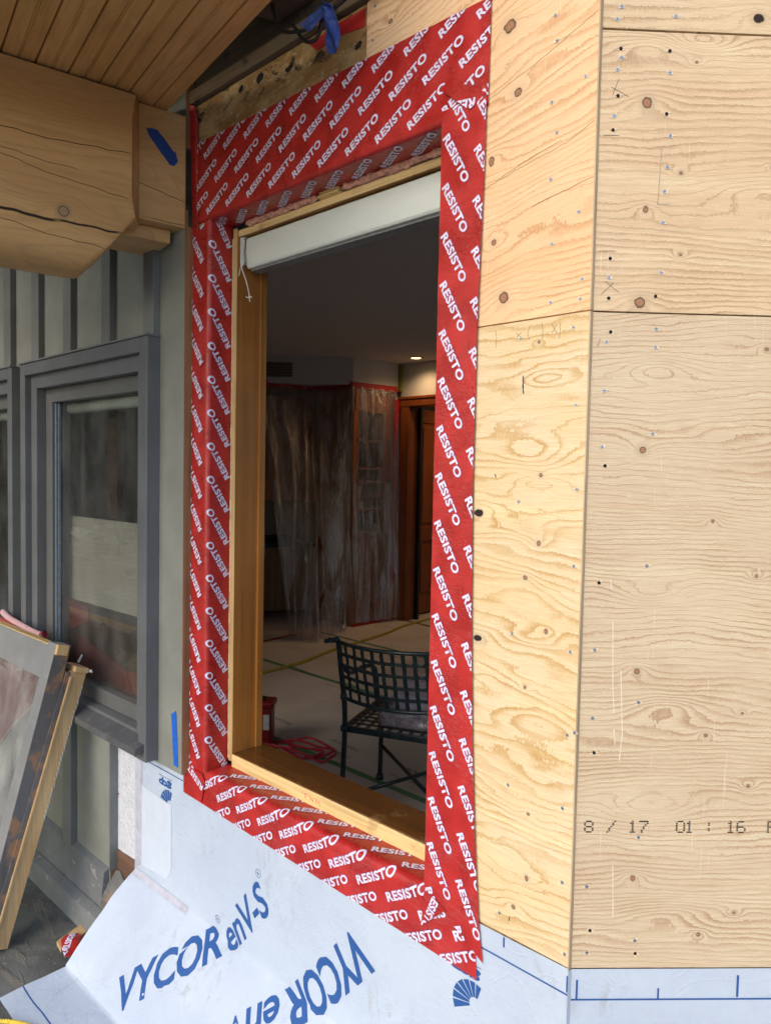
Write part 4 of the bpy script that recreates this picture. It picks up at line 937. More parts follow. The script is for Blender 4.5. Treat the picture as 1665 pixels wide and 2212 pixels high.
# ------------------------------------------------------------------ the two grey windows
def ring(x0, x1, z0, z1, w_, y0, y1, top=None, bot=None):
    "rectangular frame"
    mb = MB(); t = top or w_; b = bot or w_
    mb.box(x0, x0+w_, y0, y1, z0, z1); mb.box(x1-w_, x1, y0, y1, z0, z1)
    mb.box(x0+w_, x1-w_, y0, y1, z1-t, z1); mb.box(x0+w_, x1-w_, y0, y1, z0, z0+b)
    return mb
def make_window():
    # local frame: x from 0 (right outer edge) to -1.014, z absolute
    e = empty('grey_window', (-1.4405, -.05, .70))
    L = lambda mb: [setattr(v, 'x', v.x-0) for v in mb.v] and mb
    a, b = -2.4545, -1.4405
    ring(a, b, .700, 2.041, .0485, -.0740, -.028, .046, .046).build('outer_casing', M['casing'], e, bevel=.0012)
    ring(a+.0487, b-.0487, .747, 1.9945, .054, -.0500, -.012, .052, .030).build('inner_casing', M['casing'], e, bevel=.0012)
    ring(a+.1030, b-.030, .778, 1.941, .060, -.0140, .030, .053, .055).build('sash', M['sash'], e, bevel=.0012)
    mb = MB(); mb.box(a+.1632, a+.1760, -.004, .0125, .84, 1.886); mb.box(a+.1764, a+.1830, .004, .0124, .835, 1.886); mb.build('jamb_track', M['track'], e, bevel=.0008)
    MB().box(a+.1640, b-.0905, .0135, .0165, .833, 1.888).build('glass_pane', M['glass'], e)
    mb = MB(); mb.hexa([(a+.03, -.105, .726), (b-.012, -.105, .726), (b-.012, -.030, .738), (a+.03, -.030, .738), (a+.03, -.105, .748), (b-.012, -.105, .748), (b-.012, -.0305, .772), (a+.03, -.0305, .772)])
    mb.build('sill', M['casing_dark'], e, bevel=.002)
    mb = MB(); mb.box(a-.004, b+.003, -.082, -.028, 2.0415, 2.047); mb.build('drip_cap', M['skirt'], e)
    mb = MB(); mb.tube([(a+.185, .055, 1.868), (b-.06, .055, 1.868)], .022, 14); mb.build('roller_blind', M['shade'], e, smooth=True)
    return e
w1 = make_window(); tag(w1, 'grey painted window with nested casing beside the exposed wrap', 'window', 'grey windows in the siding')
def copy_tree(o, parent=None):
    c = o.copy(); col.objects.link(c)
    if parent: c.parent = parent; c.matrix_parent_inverse = o.matrix_parent_inverse.copy()
    for ch in list(o.children): copy_tree(ch, c)
    return c
w2 = copy_tree(w1); w2.location.x -= 1.104; w2['label'] = 'grey window at the left picture edge, mostly cut off'
# behind the glass: boards and red sheets added in place of reflections
mb = MB(); mb.box(-2.36, -1.30, .060, .072, .70, 1.437)
pm = plywood('ply_inside', (.50, .50, .44), (.34, .33, .27), (.54, .53, .48), 60, 8, [], [], 3.7, lineamt=.4)
tag(mb.build('plywood_offcut', pm), 'pale board added behind the grey window glass in place of a reflected plywood sheet', 'plywood')
def reflection_sheet(name, pts, mat, label, cat, d=(0, .004, 0)):  # thin sheets that imitate red reflections in the pane
    mb = MB(); mb.prism(pts, d); return tag(mb.build(name, mat), label, cat)
M['reflection_red'] = cloth_mat('reflected_red_cloth', (.20, .065, .060), (.3, .05, .06), 0)
reflection_sheet('red_cloth', [(-2.36, .046, 1.108), (-2.25, .044, 1.103), (-2.105, .046, 1.090), (-2.110, .046, 1.03), (-2.17, .046, 1.012), (-2.24, .046, .985), (-2.30, .046, 1.00), (-2.36, .046, .99)], M['reflection_red'], 'dull red cloth corner showing inside at the left of the grey window glass', 'cloth')
reflection_sheet('red_cloth', [(-2.20, .046, .970), (-2.05, .046, .945), (-1.80, .046, .900), (-1.50, .046, .925), (-1.45, .046, .74), (-2.25, .046, .74)], M['reflection_red'], 'dull red sheet added along the foot of the grey window glass in place of a reflected cloth', 'cloth')
mb = MB(); mb.hexa([(-2.40, .0505, .70), (-1.42, .0505, .70), (-1.42, .058, .70), (-2.40, .058, .70), (-2.40, .0505, 1.100), (-1.42, .0505, 1.108), (-1.42, .058, 1.108), (-2.40, .058, 1.100)])  # imitates the dark band reflected in the pane
tag(mb.build('reflection_panel', plain('dark_brown_panel', (.075, .062, .052), .5)), 'dark brown panel inside below the pale plywood board', 'panel')
mb = MB(); mb.box(-2.18, -2.10, .16, .20, 1.43, 1.86); tag(mb.build('inner_post', plain('dim_brown_post', (.085, .045, .032), .5)), 'reddish wooden post seen through the grey window', 'post')

# blue tape on the siding foot
mb = MB(); mb.prism([(-1.361, -.0308, .868), (-1.345, -.0308, .8765), (-1.336, -.0308, .883), (-1.3325, -.0308, .872), (-1.3205, -.0308, .709), (-1.3445, -.0308, .7105)], (0, -.0012, 0))
tag(mb.build('blue_tape', M['bluetape2']), 'bright blue tape strip on the lower end of the grey siding', 'tape')

# ------------------------------------------------------------------ leaning sash, jamb board, red towel
LD = Vector((0, -.256, -.967)); LN = Vector((0, -.967, .256)); TP = Vector((-1.890, -.1645, 1.017))
def lp(x, s, t=0.0): return Vector((x, TP.y, TP.z)) + LD*s - LN*t      # s down the sash, t back into its thickness
def lbox(mb, x0, x1, s0, s1, t0, t1, k=0): return mb.hexa([lp(x0, s1, t1), lp(x1, s1, t1), lp(x1, s1, t0), lp(x0, s1, t0), lp(x0, s0, t1), lp(x1, s0, t1), lp(x1, s0, t0), lp(x0, s0, t0)], k)
ls_ = empty('window_sash', tuple(lp(-2.2, 1.02)), 'removed grey window sash leaning against the siding', 'window sash')
M['sashpaint'] = paint('sash_face_paint', (.20, .21, .215), .5, 220, .2, .35, .1, streak=(10, 70, 70))
M['scar'] = wood('scarred_sash_edge', (.15, .155, .17), (.095, .085, .08), 'z', .6, .35, .35, stain=(.50, .85, (.30, .165, .085)))
lbox(MB(), -1.957, -1.8912, 0, 1.05, 0, .052).build('stile', M['sashpaint'], ls_, bevel=.001)
lbox(MB(), -1.8910, -1.8895, .001, 1.05, .001, .0518).build('scarred_edge', M['scar'], ls_)
lbox(MB(), -2.62, -1.9572, .012, .128, 0, .050).build('rail', M['sashpaint'], ls_, bevel=.001)
lbox(MB(), -2.62, -1.9575, .0095, .0118, .001, .049).build('raw_edge', M['raw'], ls_)
lbox(MB(), -2.62, -1.9575, .1285, 1.05, .020, .024).build('glass_pane', M['sashglass'], ls_)
lbox(MB(), -1.8893, -1.874, .0, .035, .0, .040).build('tenon', M['rawz'], ls_, bevel=.001)
jb = empty('jamb_board', (-1.9, -.33, 0), 'raw pine jamb board leaning behind the grey sash', 'board')
def jpt(x, s, t):  # s from top to floor along the board, t across it toward the viewer
    a, b = Vector((0, -.060, .897)), Vector((0, -.330, .004)); d = (b-a); n = Vector((0, -d.z, d.y)).normalized()
    if n.y > 0: n = -n
    return Vector((x, 0, 0))+a+d*s+n*t
def jbox(x0, x1, s0, s1, t0, t1): return MB().hexa([jpt(x0, s1, t0), jpt(x1, s1, t0), jpt(x1, s1, t1), jpt(x0, s1, t1), jpt(x0, s0, t0), jpt(x1, s0, t0), jpt(x1, s0, t1), jpt(x0, s0, t1)])
jbox(-1.912, -1.888, .0, 1.0, .0, .058).build('board', M['rawtan'], jb, bevel=.0015)
jbox(-1.8878, -1.880, .02, 1.0, .050, .0575).build('bead', M['rawtan'], jb, bevel=.0012)
jbox(-1.925, -1.886, .005, 1.0, .0585, .075).build('painted_stop', M['scar'], jb, bevel=.001)
jbox(-1.97, -1.870, -.020, -.001, .004, .052).build('head_piece', M['rawtan'], jb, bevel=.001)
mb = MB()
rr = random.Random(3)
for i in range(26):
    s_ = .05+.5*i/26; p = jpt(-1.887, s_, .001+rr.uniform(0, .004)); q = rr.uniform(.002, .005)
    mb.prism([p, p+Vector((.0006, -q, .004)), p+Vector((.001, -q*.4, -.018))], (.0008, 0, 0))
mb.build('paint_drips', plain('old_white_caulk', (.60, .64, .66), .7), jb)
mb = MB(); mb.tube([jpt(-1.885, -.004, .0), jpt(-1.872, -.012, -.006), jpt(-1.868, -.006, -.010)], [.004, .006, .003], 6); mb.tube([jpt(-1.93, -.03, .02), jpt(-1.928, -.06, .015)], [.005, .003], 6)
mb.build('caulk_crumb', plain('caulk', (.55, .62, .64), .7), jb, smooth=True)
tw = empty('red_towel', tuple(lp(-2.4, .1, .07)), 'faded red towel with striped hem hung behind the leaning sash', 'towel')
def clothgrid(f, nu, nv, name, mat):
    mb = MB()
    for i in range(nu+1):
        for j in range(nv+1): mb.v.append(f(i/nu, j/nv))
    for i in range(nu):
        for j in range(nv): a = i*(nv+1)+j; mb.f.append((a, a+nv+1, a+nv+2, a+1)); mb.k.append(0)
    o = mb.build(name, mat, tw, smooth=True, fix=False); s_ = o.modifiers.new('thick', 'SOLIDIFY'); s_.thickness = .002; return o
def tf(u, v):
    x = -2.75+u*.66; top = -.006+.02*u; bot = .30+.16*math.sin(min(1, (u)*1.0)*math.pi*.55)-.20*max(0, u-.72)/.28
    s_ = top+(bot-top)*v; return lp(x, s_, .060+.006*math.sin(u*17+v*3))
clothgrid(tf, 40, 20, 'cloth', M['redcloth'])
clothgrid(lambda u, v: tf(u, .955+v*.05)+Vector((0, -.003, 0)), 40, 2, 'hem', M['hem'])
mb = MB(); mb.tube(smooth_path([lp(-2.60, -.022, .066), lp(-2.50, -.008, .062), lp(-2.30, .004, .060), lp(-2.20, .008, .062), lp(-2.165, .004, .066)], 6), [.012]*25, 10, flat=.8); mb.build('rolled_hem', M['hem'], tw, smooth=True)
o_ = MB().tube([lp(-2.175, .006, .066), lp(-2.155, .0035, .068)], [.012, .0155], 12, cap=False).build('rolled_end', M['redcloth'], tw, smooth=True)

# scrap wood, scrap tape, yellow rope, grit on the deck
mb = MB(); mb.prism([(-1.797, -.205, .001), (-1.745, -.212, .001), (-1.785, -.090, .001), (-1.834, -.100, .001)], (0, 0, .014)); tag(mb.build('wood_offcut', M['rawtan'], bevel=.001), 'small pine offcut lying on the deck beside the membrane', 'offcut')
rp = [(-1.800, -.168), (-1.776, -.140), (-1.745, -.142), (-1.712, -.160), (-1.668, -.190), (-1.690, -.224), (-1.735, -.214), (-1.785, -.196)]
def scr(X, Z, off): return Vector((X, Z, .021+off+.012*math.exp(-((X+1.74)**2+(Z+.17)**2)/.0012)+.004*mnoise.noise(Vector((X*50, Z*50, 1)))))
o = sheet('tape_scrap', [rp[::-1]], letters([(-1.80, -.155), (-1.735, -.215), (-1.70, -.150)], -40, .117, .024), scr, TM, (), .008); tag(o, 'crumpled scrap of red printed tape on the pine offcut', 'tape scrap')
o.modifiers.new('thick', 'SOLIDIFY').thickness = .001
pth = smooth_path([(-1.70, -.60, .02), (-1.60, -.52, .018), (-1.545, -.478, .022), (-1.51, -.455, .026), (-1.47, -.430, .026), (-1.43, -.412, .024), (-1.39, -.398, .022), (-1.32, -.40, .02), (-1.25, -.46, .02)], 12)
def rope(path, r, name, mat, parent=None):
    mb = MB()
    for ph in (0, 2.094, 4.188):
        q = []; 
        for i, p in enumerate(path):
            t = (path[min(i+1, len(path)-1)]-path[max(i-1, 0)]).normalized(); up = Vector((0, 0, 1)); b = t.cross(up).normalized(); s0 = (p-path[0]).length
            an = ph+i*.75; q.append(p+up*math.cos(an)*r*.55+b*math.sin(an)*r*.55)
        mb.tube(q, r*.62, 6)
    return mb.build(name, mat, parent, smooth=True)
def dense(path, step):
    out = [path[0]]
    for a, b in zip(path[:-1], path[1:]):
        n = max(1, int((b-a).length/step)); out += [a.lerp(b, (i+1)/n) for i in range(n)]
    return out
tag(rope(dense(pth, .0018), .0055, 'rope', M['ropeb']), 'bright yellow rope end lying on the white membrane in the bottom left corner', 'rope')
mb = MB(); rr = random.Random(11)
for i in range(420):
    x, y = rr.uniform(-2.4, -1.5), rr.uniform(-.75, -.11); s_ = rr.uniform(.0006, .0022) if rr.random() < .95 else .004
    if x > -1.66 : continue
    pts = [(x+rr.uniform(-1, 1)*s_, y+rr.uniform(-1, 1)*s_, .0004) for _ in range(3)]; mb.prism(pts, (0, 0, s_*.8), 0)
o = mb.build('sawdust', plain('sawdust', (.45, .40, .32), .9), fix=False); o['kind'] = 'stuff'; o['label'] = 'sawdust and grit scattered on the slate deck'; o['category'] = 'debris'

# ------------------------------------------------------------------ the room
FZ = -.03
def strip_floor(pts, w_, mat, label, name='floor_tape'):
    mb = MB()
    for (a, b), (c, d) in zip(pts[:-1], pts[1:]):
        n = Vector((-(d-b), c-a, 0)).normalized()*w_/2; A, B_ = Vector((a, b, FZ+.002)), Vector((c, d, FZ+.002)); mb.prism([A-n, B_-n, B_+n, A+n], (0, 0, .0012))
    tag(mb.build(name, mat), label, 'tape', 'tape lines on the floor board')
strip_floor([(-6.5, 1.605), (1.0, 1.58)], .042, M['green'], 'green tape seam on the floor passing under the iron chair')
strip_floor([(-5.0, 2.735), (1.0, 2.66)], .040, M['green'], 'green tape seam on the floor behind the iron chair')
strip_floor([(-5.0, 3.865), (0, 3.80)], .035, M['green'], 'faint green tape seam far back on the floor')
strip_floor([(-5.035, 2.8), (-5.084, 3.60)], .05, M['redtape'], 'dark red tape seam on the floor left of the plastic curtain')
strip_floor([(-4.94, 5.02), (-4.30, 4.948)], .04, M['darkin'], 'dark threshold strip on the floor by the door')
tag(rope(dense(smooth_path([(-4.05, 1.9, -.02), (-4.11, 2.40, -.02), (-4.16, 2.9, -.018), (-4.307, 3.405, -.02), (-4.46, 4.27, -.02), (-4.60, 4.74, -.02), (-4.67, 5.30, -.02)], 16), .02), .013, 'rope', M['rope']), 'dusty yellow rope lying across the room floor to the door', 'rope')
FT = text2d('FLOOR SHELL', .01); FT2 = text2d('1.0 mm', .01); FT3 = text2d('builder board', .0)
mb = MB()
def ftext(tx, x, y, ang, w_, h_):
    V_, F_ = place(tx, x, y, ang, w_, h_); i = len(mb.v); mb.v += [Vector((a, b, FZ+.0012)) for a, b in V_]; mb.f += [tuple(i+j for j in f) for f in F_]; mb.k += [0]*len(F_)
for i in range(7):
    for j in range(5):
        x, y = -5.4+i*.62+(j % 2)*.3, .9+j*.92
        ftext(FT, x, y, -2, .24, .032); ftext(FT2, x-.02, y-.12, -2, .11, .022)
        ftext(FT3, x+.13, y-.11, -2, .15, .016)
o = mb.build('floor_print', plain('floor_print_ink', (.10, .08, .07), .7), fix=False); o['kind'] = 'stuff'; tag(o, 'small dark print repeated over the floor board', 'print')
# downlight
dl = empty('ceiling_light', (-4.522, 4.60, 2.913), 'small glowing round downlight in the room ceiling', 'ceiling light')
mb = MB(); mb.tube([(-4.522, 4.751, 2.9115), (-4.522, 4.751, 2.9085)], .052, 24); mb.build('lens', M['lamp'], dl)
mb = MB(); n = 28
for i in range(n):
    a, b = 2*math.pi*i/n, 2*math.pi*(i+1)/n; c = Vector((-4.522, 4.751, 0))
    for (r0, z0), (r1, z1) in (((.054, 2.9125), (.060, 2.905)), ((.060, 2.905), (.072, 2.9115))):
        mb.poly([c+Vector((math.cos(a)*r0, math.sin(a)*r0, z0)), c+Vector((math.cos(b)*r0, math.sin(b)*r0, z0)), c+Vector((math.cos(b)*r1, math.sin(b)*r1, z1)), c+Vector((math.cos(a)*r1, math.sin(a)*r1, z1))])
mb.build('trim_ring', M['metalwhite'], dl)
for nm, loc, en, sz in (('downlight_lamp', (-4.522, 4.751, 2.89), 9, R(150)), ('hall_lamp', (-4.2, 6.0, 2.85), 24, R(150))):
    L_ = bpy.data.lights.new(nm, 'SPOT'); L_.energy = en; L_.spot_size = sz; L_.spot_blend = .8; L_.color = (1, .62, .30); L_.shadow_soft_size = .05
    lo = bpy.data.objects.new(nm, L_); lo.location = loc; col.objects.link(lo)
# bulkhead above the cabinets
CR = [Vector(p) for p in ((-6.4, 2.75, 0), (-5.745, 3.64, 0), (-5.545, 4.20, 0), (-5.05, 4.31, 0), (-4.945, 4.93, 0))]
BH = [Vector(p) for p in ((-6.4, 2.95, 0), (-5.76, 3.66, 0), (-5.051, 4.33, 0), (-4.974, 4.995, 0))]
mb = MB(); top = [Vector((p.x, p.y, 2.62)) for p in BH]+[Vector((-7.0, 4.995, 2.62)), Vector((-7.0, 2.95, 2.62))]; mb.prism(top, (0, 0, .292))
tag(mb.build('bulkhead', M['drywall']), 'grey boxed bulkhead above the plastic covered cabinets', 'bulkhead')
vd = (BH[2]-BH[1]).normalized(); vn = Vector((vd.y, -vd.x, 0))
vt = empty('air_vent', tuple(BH[1]+Vector((0, 0, 2.7))), 'dark slatted air vent in the bulkhead at the ceiling', 'air vent')
a, b = Vector((-5.76, 3.66, 0))-vd*.35+vn*.004, Vector((-5.535, 3.875, 0))+vn*.004
MB().prism([a+Vector((0, 0, 2.685)), b+Vector((0, 0, 2.685)), b+Vector((0, 0, 2.84)), a+Vector((0, 0, 2.84))], vn*.004).build('plate', M['darkin'], vt)
for i in range(9):
    z_ = 2.692+.0165*i; MB().prism([a+vn*.005+Vector((0, 0, z_)), b+vn*.005+Vector((0, 0, z_)), b+vn*.012+Vector((0, 0, z_-.004)), a+vn*.012+Vector((0, 0, z_-.004))], (0, 0, .005)).build('slat', M['metalwhite'], vt)
# crown with red tape
mb = MB()
for p, q in zip(CR[:-1], CR[1:]):
    d = (q-p).normalized(); n = Vector((d.y, -d.x, 0)); mb.prism([p+Vector((0, 0, 2.585)), q+Vector((0, 0, 2.585)), q-n*.10+Vector((0, 0, 2.585)), p-n*.10+Vector((0, 0, 2.585))], (0, 0, .065))
o = mb.build('masking_tape_band', M['redtape']); tag(o, 'dark red dotted tape band holding the plastic along the cabinet crown', 'tape')
# cabinet
cbn = empty('cabinet', (-5.3, 4.6, FZ), 'tall dark wood cabinet with open shelves behind plastic sheeting', 'cabinet')
MB().box(-5.60, -5.05, 4.33, 4.36, FZ, 2.58).build('side_panel', M['cabinet'], cbn)
MB().box(-5.60, -4.99, 4.93, 4.96, FZ, 2.58).build('side_panel', M['cabinet'], cbn)
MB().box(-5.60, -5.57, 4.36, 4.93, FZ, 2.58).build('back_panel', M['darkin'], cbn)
MB().box(-5.57, -5.035, 4.36, 4.93, FZ, .97).build('lower_door', M['door'], cbn)
for z_ in (.99, 1.25, 1.41, 1.57, 1.72, 2.03): MB().box(-5.56, -5.03, 4.362, 4.928, z_-.02, z_+.005).build('shelf', M['cabinet'], cbn)
MB().box(-5.57, -5.035, 4.36, 4.93, 2.34, 2.58).build('frieze', M['cabinet'], cbn)
MB().box(-5.057, -5.03, 4.331, 4.41, .97, 2.34).build('stile', M['cabinet'], cbn); MB().box(-5.057, -5.03, 4.80, 4.93, .97, 2.34).build('stile', M['cabinet'], cbn)
tag(MB().box(-5.10, -5.06, 4.42, 4.50, 1.415, 1.51).build('picture_card', M['metalwhite'], bevel=.002), 'small pale card with a round picture on the shelf', 'card')
tag(MB().box(-5.10, -5.06, 4.42, 4.53, 1.256, 1.335).build('switch_plate', M['metalwhite'], bevel=.002), 'pale lilac box on the lower shelf of the cabinet', 'box')
cb2 = empty('base_cabinet', (-5.8, 4.0, FZ), 'low brown cabinet run with dark counter left of the shelves', 'cabinet')
MB().prism([(-6.6, 3.2, FZ+.1), (-5.95, 3.75, FZ+.1), (-5.62, 4.34, FZ+.1), (-6.9, 4.9, FZ+.1)], (0, 0, .72)).build('front', wood('olive_cabinet', (.20, .12, .05), (.14, .08, .035), 'z', .4, .4, .4), cb2)
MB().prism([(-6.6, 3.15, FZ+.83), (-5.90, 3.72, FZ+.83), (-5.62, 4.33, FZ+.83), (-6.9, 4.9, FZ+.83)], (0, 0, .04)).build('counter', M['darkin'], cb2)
MB().prism([(-6.6, 3.4, FZ+1.35), (-6.05, 3.85, FZ+1.35), (-5.66, 4.34, FZ+1.35), (-6.9, 4.9, FZ+1.35)], (0, 0, 1.2)).build('upper_doors', M['cabinet'], cb2)
# red tape up the right side
MB_ = MB().box(-4.975, -4.945, 4.90, 4.965, FZ, 2.50); tag(MB_.build('masking_tape_band', M['redtape']), 'upright red dotted tape between the plastic and the door frame', 'tape')
tag(MB().box(-5.10, -4.95, 4.30, 4.98, FZ, FZ+.012).build('masking_tape_band', M['redtape']), 'red tape along the floor at the foot of the plastic', 'tape')
# door and frame
dfm = empty('door_frame', (-4.4, 5.0, FZ), 'brown wooden frame round the open door', 'door frame')
for x0, x1, z0, z1 in ((-4.925, -4.80, FZ, 2.42), (-3.93, -3.80, FZ, 2.42)): MB().box(x0, x1, 4.970, 5.13, z0, z1).build('jamb', M['door'], dfm, bevel=.006)
MB().box(-4.94, -3.78, 4.965, 5.13, 2.422, 2.50).build('lintel', M['door'], dfm, bevel=.006); MB().box(-4.96, -3.76, 4.955, 5.13, 2.502, 2.535).build('cap_moulding', M['door'], dfm, bevel=.006)
dr = empty('panelled_door', (-4.92, 5.22, FZ), 'reddish brown panelled door standing open into the next room', 'door')
mb = MB(); X_ = -4.93
def rail(y0, y1, z0, z1): mb.box(X_-.045, X_, y0, y1, z0, z1)
rail(5.20, 5.355, -.01, 2.425); rail(5.86, 6.0, -.01, 2.425)
for z0, z1 in ((-.01, .20), (.86, 1.03), (2.27, 2.425)): rail(5.3551, 5.8599, z0, z1)
mb.build('stiles_and_rails', M['door'], dr, bevel=.008)
for z0, z1 in ((.201, .859), (1.031, 2.269)):
    MB().box(X_-.032, X_-.016, 5.356, 5.859, z0, z1).build('panel', M['door'], dr); MB().box(X_-.0158, X_-.006, 5.40, 5.815, z0+.045, z1-.045).build('raised_field', M['door'], dr, bevel=.006)
for z_ in (.30, 1.20, 2.15): MB().box(X_+.001, X_+.006, 5.185, 5.215, z_, z_+.10).build('hinge', M['metalwhite'], dr, bevel=.001)
mb = MB(); mb.box(-4.83, -4.76, 5.14, 5.17, FZ, 2.42); mb.box(-4.979, -4.975, 5.13, 6.8, FZ, 2.9); tag(mb.build('passage_shade', M['darkin']), 'black strip and sheet painting the shade in the door gap and passage', 'wall')  # near-black colour paints the shade beside and behind the door leaf
# plastic sheeting
def curtain(top, bot, folds_, amp, sd, label, nv=60, nu=150, holes=()):
    T = smooth_path([Vector(p) for p in top], 20); B_ = smooth_path([Vector(p) for p in bot], 20)
    def samp(P, t): q = t*(len(P)-1); i = min(int(q), len(P)-2); return P[i].lerp(P[i+1], q-i)
    mb = MB(); n = Vector((1, -.5, 0)).normalized()
    for i in range(nu+1):
        u = i/nu
        for j in range(nv+1):
            v = j/nv; a, b = samp(T, u), samp(B_, u); p = a.lerp(b, v**.9)
            wv = math.sin(u*folds_*6.28+2*mnoise.noise(Vector((u*5, v*1.4, sd)))*2.2)
            p = p+n*(amp*(.25+.75*v)*wv + .07*mnoise.noise(Vector((u*10, v*3, sd+3)))*(.3+v) + .016*mnoise.noise(Vector((u*60, v*18, sd+5))))
            mb.v.append(p)
    for i in range(nu):
        for j in range(nv):
            if any(((i/nu-hu)/ru)**2+((j/nv-hv-(i/nu-hu)*sk)/rv)**2 < 1 for hu, hv, ru, rv, sk in holes): continue
            a = i*(nv+1)+j; mb.f.append((a, a+nv+1, a+nv+2, a+1)); mb.k.append(0)
    o = mb.build('plastic_sheet', M['film'], smooth=True, fix=False); tag(o, label, 'plastic sheet', 'plastic sheeting hung from the crown'); return o
curtain([(-5.78, 3.62, 2.60), (-5.60, 4.05, 2.60), (-5.53, 4.22, 2.60), (-5.03, 4.31, 2.60)], [(-5.01, 3.45, -.02), (-4.84, 3.50, -.02), (-4.72, 3.68, -.02), (-4.98, 4.28, -.01)], 6, .075, 1.0, 'crumpled clear plastic sheet with torn holes in front of the left cabinets', holes=[(.62, .60, .022, .028, 1), (.62, .86, .045, .020, -1.5)])
curtain([(-5.05, 4.31, 2.60), (-5.0, 4.6, 2.60), (-4.945, 4.93, 2.60)], [(-4.98, 4.31, .0), (-4.93, 4.62, .0), (-4.88, 4.97, .0)], 4, .018, 3.0, 'clear plastic sheet over the open shelves beside the door', 50, 70)
curtain([(-5.62, 3.15, 2.45), (-5.55, 3.24, 2.42), (-5.45, 3.34, 2.36)], [(-5.35, 3.12, .86), (-5.26, 3.20, .82), (-5.20, 3.30, .80)], 3, .03, 6.0, 'bunched plastic strip hanging at the left edge of the opening', 50, 40)
# ------------------------------------------------------------------ iron chair
CA = Vector((-1.820, 1.165, 0)); CE = Vector((.92, .39, 0)).normalized(); CFd = Vector((-.39, .92, 0)).normalized()
ch = empty('iron_chair', (-1.68, 1.45, FZ), 'dark green wrought iron chair with woven strap back facing into the room', 'chair')
Wd, Dp, SZ = .54, .47, .415
def cp(a, f, z): return CA+CE*a+CFd*f+Vector((0, 0, z))
def back(u, h):   # u across 0..1, h up 0..1 ; bulges toward the viewer
    return cp(Wd*u, -.02-.075*h-.085*4*u*(1-u)*(.75+.35*h), .570+.282*h-.012*4*u*(1-u)*(1-h))
for u in (0, 1):
    pts = [cp(Wd*u, -.045, FZ), cp(Wd*u, -.015, .18), cp(Wd*u, .0, SZ), back(u, 0)+CFd*.004, back(u, .5), back(u, 1), cp(Wd*u-.010, -.125, .864), cp(Wd*u-.030, -.142, .867)]
    leg = MB().tube(smooth_path(pts, 6), .0125, 10).build('post', M['iron'], ch, smooth=True)
    MB().tube([cp(Wd*u-.030, -.148, .858), cp(Wd*u-.032, -.150, .872)], .017, 10).build('scroll', M['iron'], ch, smooth=True, bevel=.002)
    for z_, r_ in ((SZ, .019), (.575, .016)):
        MB().tube([cp(Wd*u, -.005 if z_ < .5 else -.02, z_-.012), cp(Wd*u, -.005 if z_ < .5 else -.02, z_+.012)], r_, 10).build('collar', M['iron'], ch, smooth=True)
    MB().tube(smooth_path([cp(Wd*(.03+.94*u), Dp, SZ), cp(Wd*(.02+.96*u), Dp+.012, .2), cp(Wd*u, Dp+.03, FZ+.02)], 5), .0125, 10).build('front_leg', M['iron'], ch, smooth=True)
    MB().tube([cp(Wd*u, Dp+.03, FZ), cp(Wd*u, Dp+.03, FZ+.028)], [.024, .018], 10).build('foot', M['iron'], ch, smooth=True)
    arm = [back(u, .62), cp(Wd*u+(.02 if u else -.02), .10, .655), cp(Wd*u+(.02 if u else -.02), .30, .64), cp(Wd*u, .40, .60), cp(Wd*u, Dp-.02, SZ)]
    MB().tube(smooth_path(arm, 6), .011, 8).build('arm', M['iron'], ch, smooth=True)
for h in (0, 1): MB().tube([back(i/24, h) for i in range(25)], .0095, 8).build('back_rail', M['iron'], ch, smooth=True)
def strap(pts, wvec, w_, t_, name):
    mb = MB(); P_ = [Vector(p) for p in pts]
    for p in P_:
        for s1, s2 in ((-1, -1), (1, -1), (1, 1), (-1, 1)): mb.v.append(p+wvec*(w_/2*s1)-CFd*(t_/2*s2))
    for i in range(len(P_)-1):
        for q in range(4): a, b = i*4+q, i*4+(q+1) % 4; mb.f.append((a, b, b+4, a+4)); mb.k.append(0)
    mb.f += [(0, 3, 2, 1), tuple(len(mb.v)-4+q for q in range(4))]; mb.k += [0, 0]
    return mb.build(name, M['iron'], ch, bevel=.0015)
for h in (.2, .4, .6, .8): strap([back(i/24, h)+CFd*.003*math.sin(i*2.9) for i in range(25)], Vector((0, 0, 1)), .016, .006, 'back_strap')
for i in range(1, 11):
    u = i/11; t = (back(u+.01, .5)-back(u-.01, .5)).normalized(); strap([back(u, q/10)+CFd*.004*math.sin(q*3.14*.5+i*3.14) for q in range(11)], t, .018, .006, 'back_strap')
mb = MB()
for u in [i/10 for i in range(1, 11)]:
    for h in (0, .2, .4, .6, .8, 1): 
        if (u == 1): continue
        p = back(i/11 if 0 else u*10/11, h)-CFd*.006; mb.tube([p+CFd*.003, p-CFd*.004], [.0065, .003], 6)
mb.build('rivets', M['iron'], ch)
for a, b in (((0, 0), (Wd, 0)), ((0, Dp), (Wd, Dp)), ((0, 0), (0, Dp)), ((Wd, 0), (Wd, Dp))):
    p, q = cp(*a, SZ), cp(*b, SZ); mb = MB(); d = (q-p).normalized(); n = Vector((-d.y, d.x, 0))*.008; mb.prism([p-n+Vector((0, 0, -.018)), q-n+Vector((0, 0, -.018)), q+n+Vector((0, 0, -.018)), p+n+Vector((0, 0, -.018))], (0, 0, .030)); mb.build('seat_rail', M['iron'], ch, bevel=.003)
for i in range(1, 10):
    a = Wd*i/10; mb = MB(); mb.prism([cp(a-.009, .01, SZ+.006), cp(a+.009, .01, SZ+.006), cp(a+.009, Dp-.01, SZ+.006), cp(a-.009, Dp-.01, SZ+.006)], (0, 0, .004)); mb.build('seat_strap', M['iron'], ch)
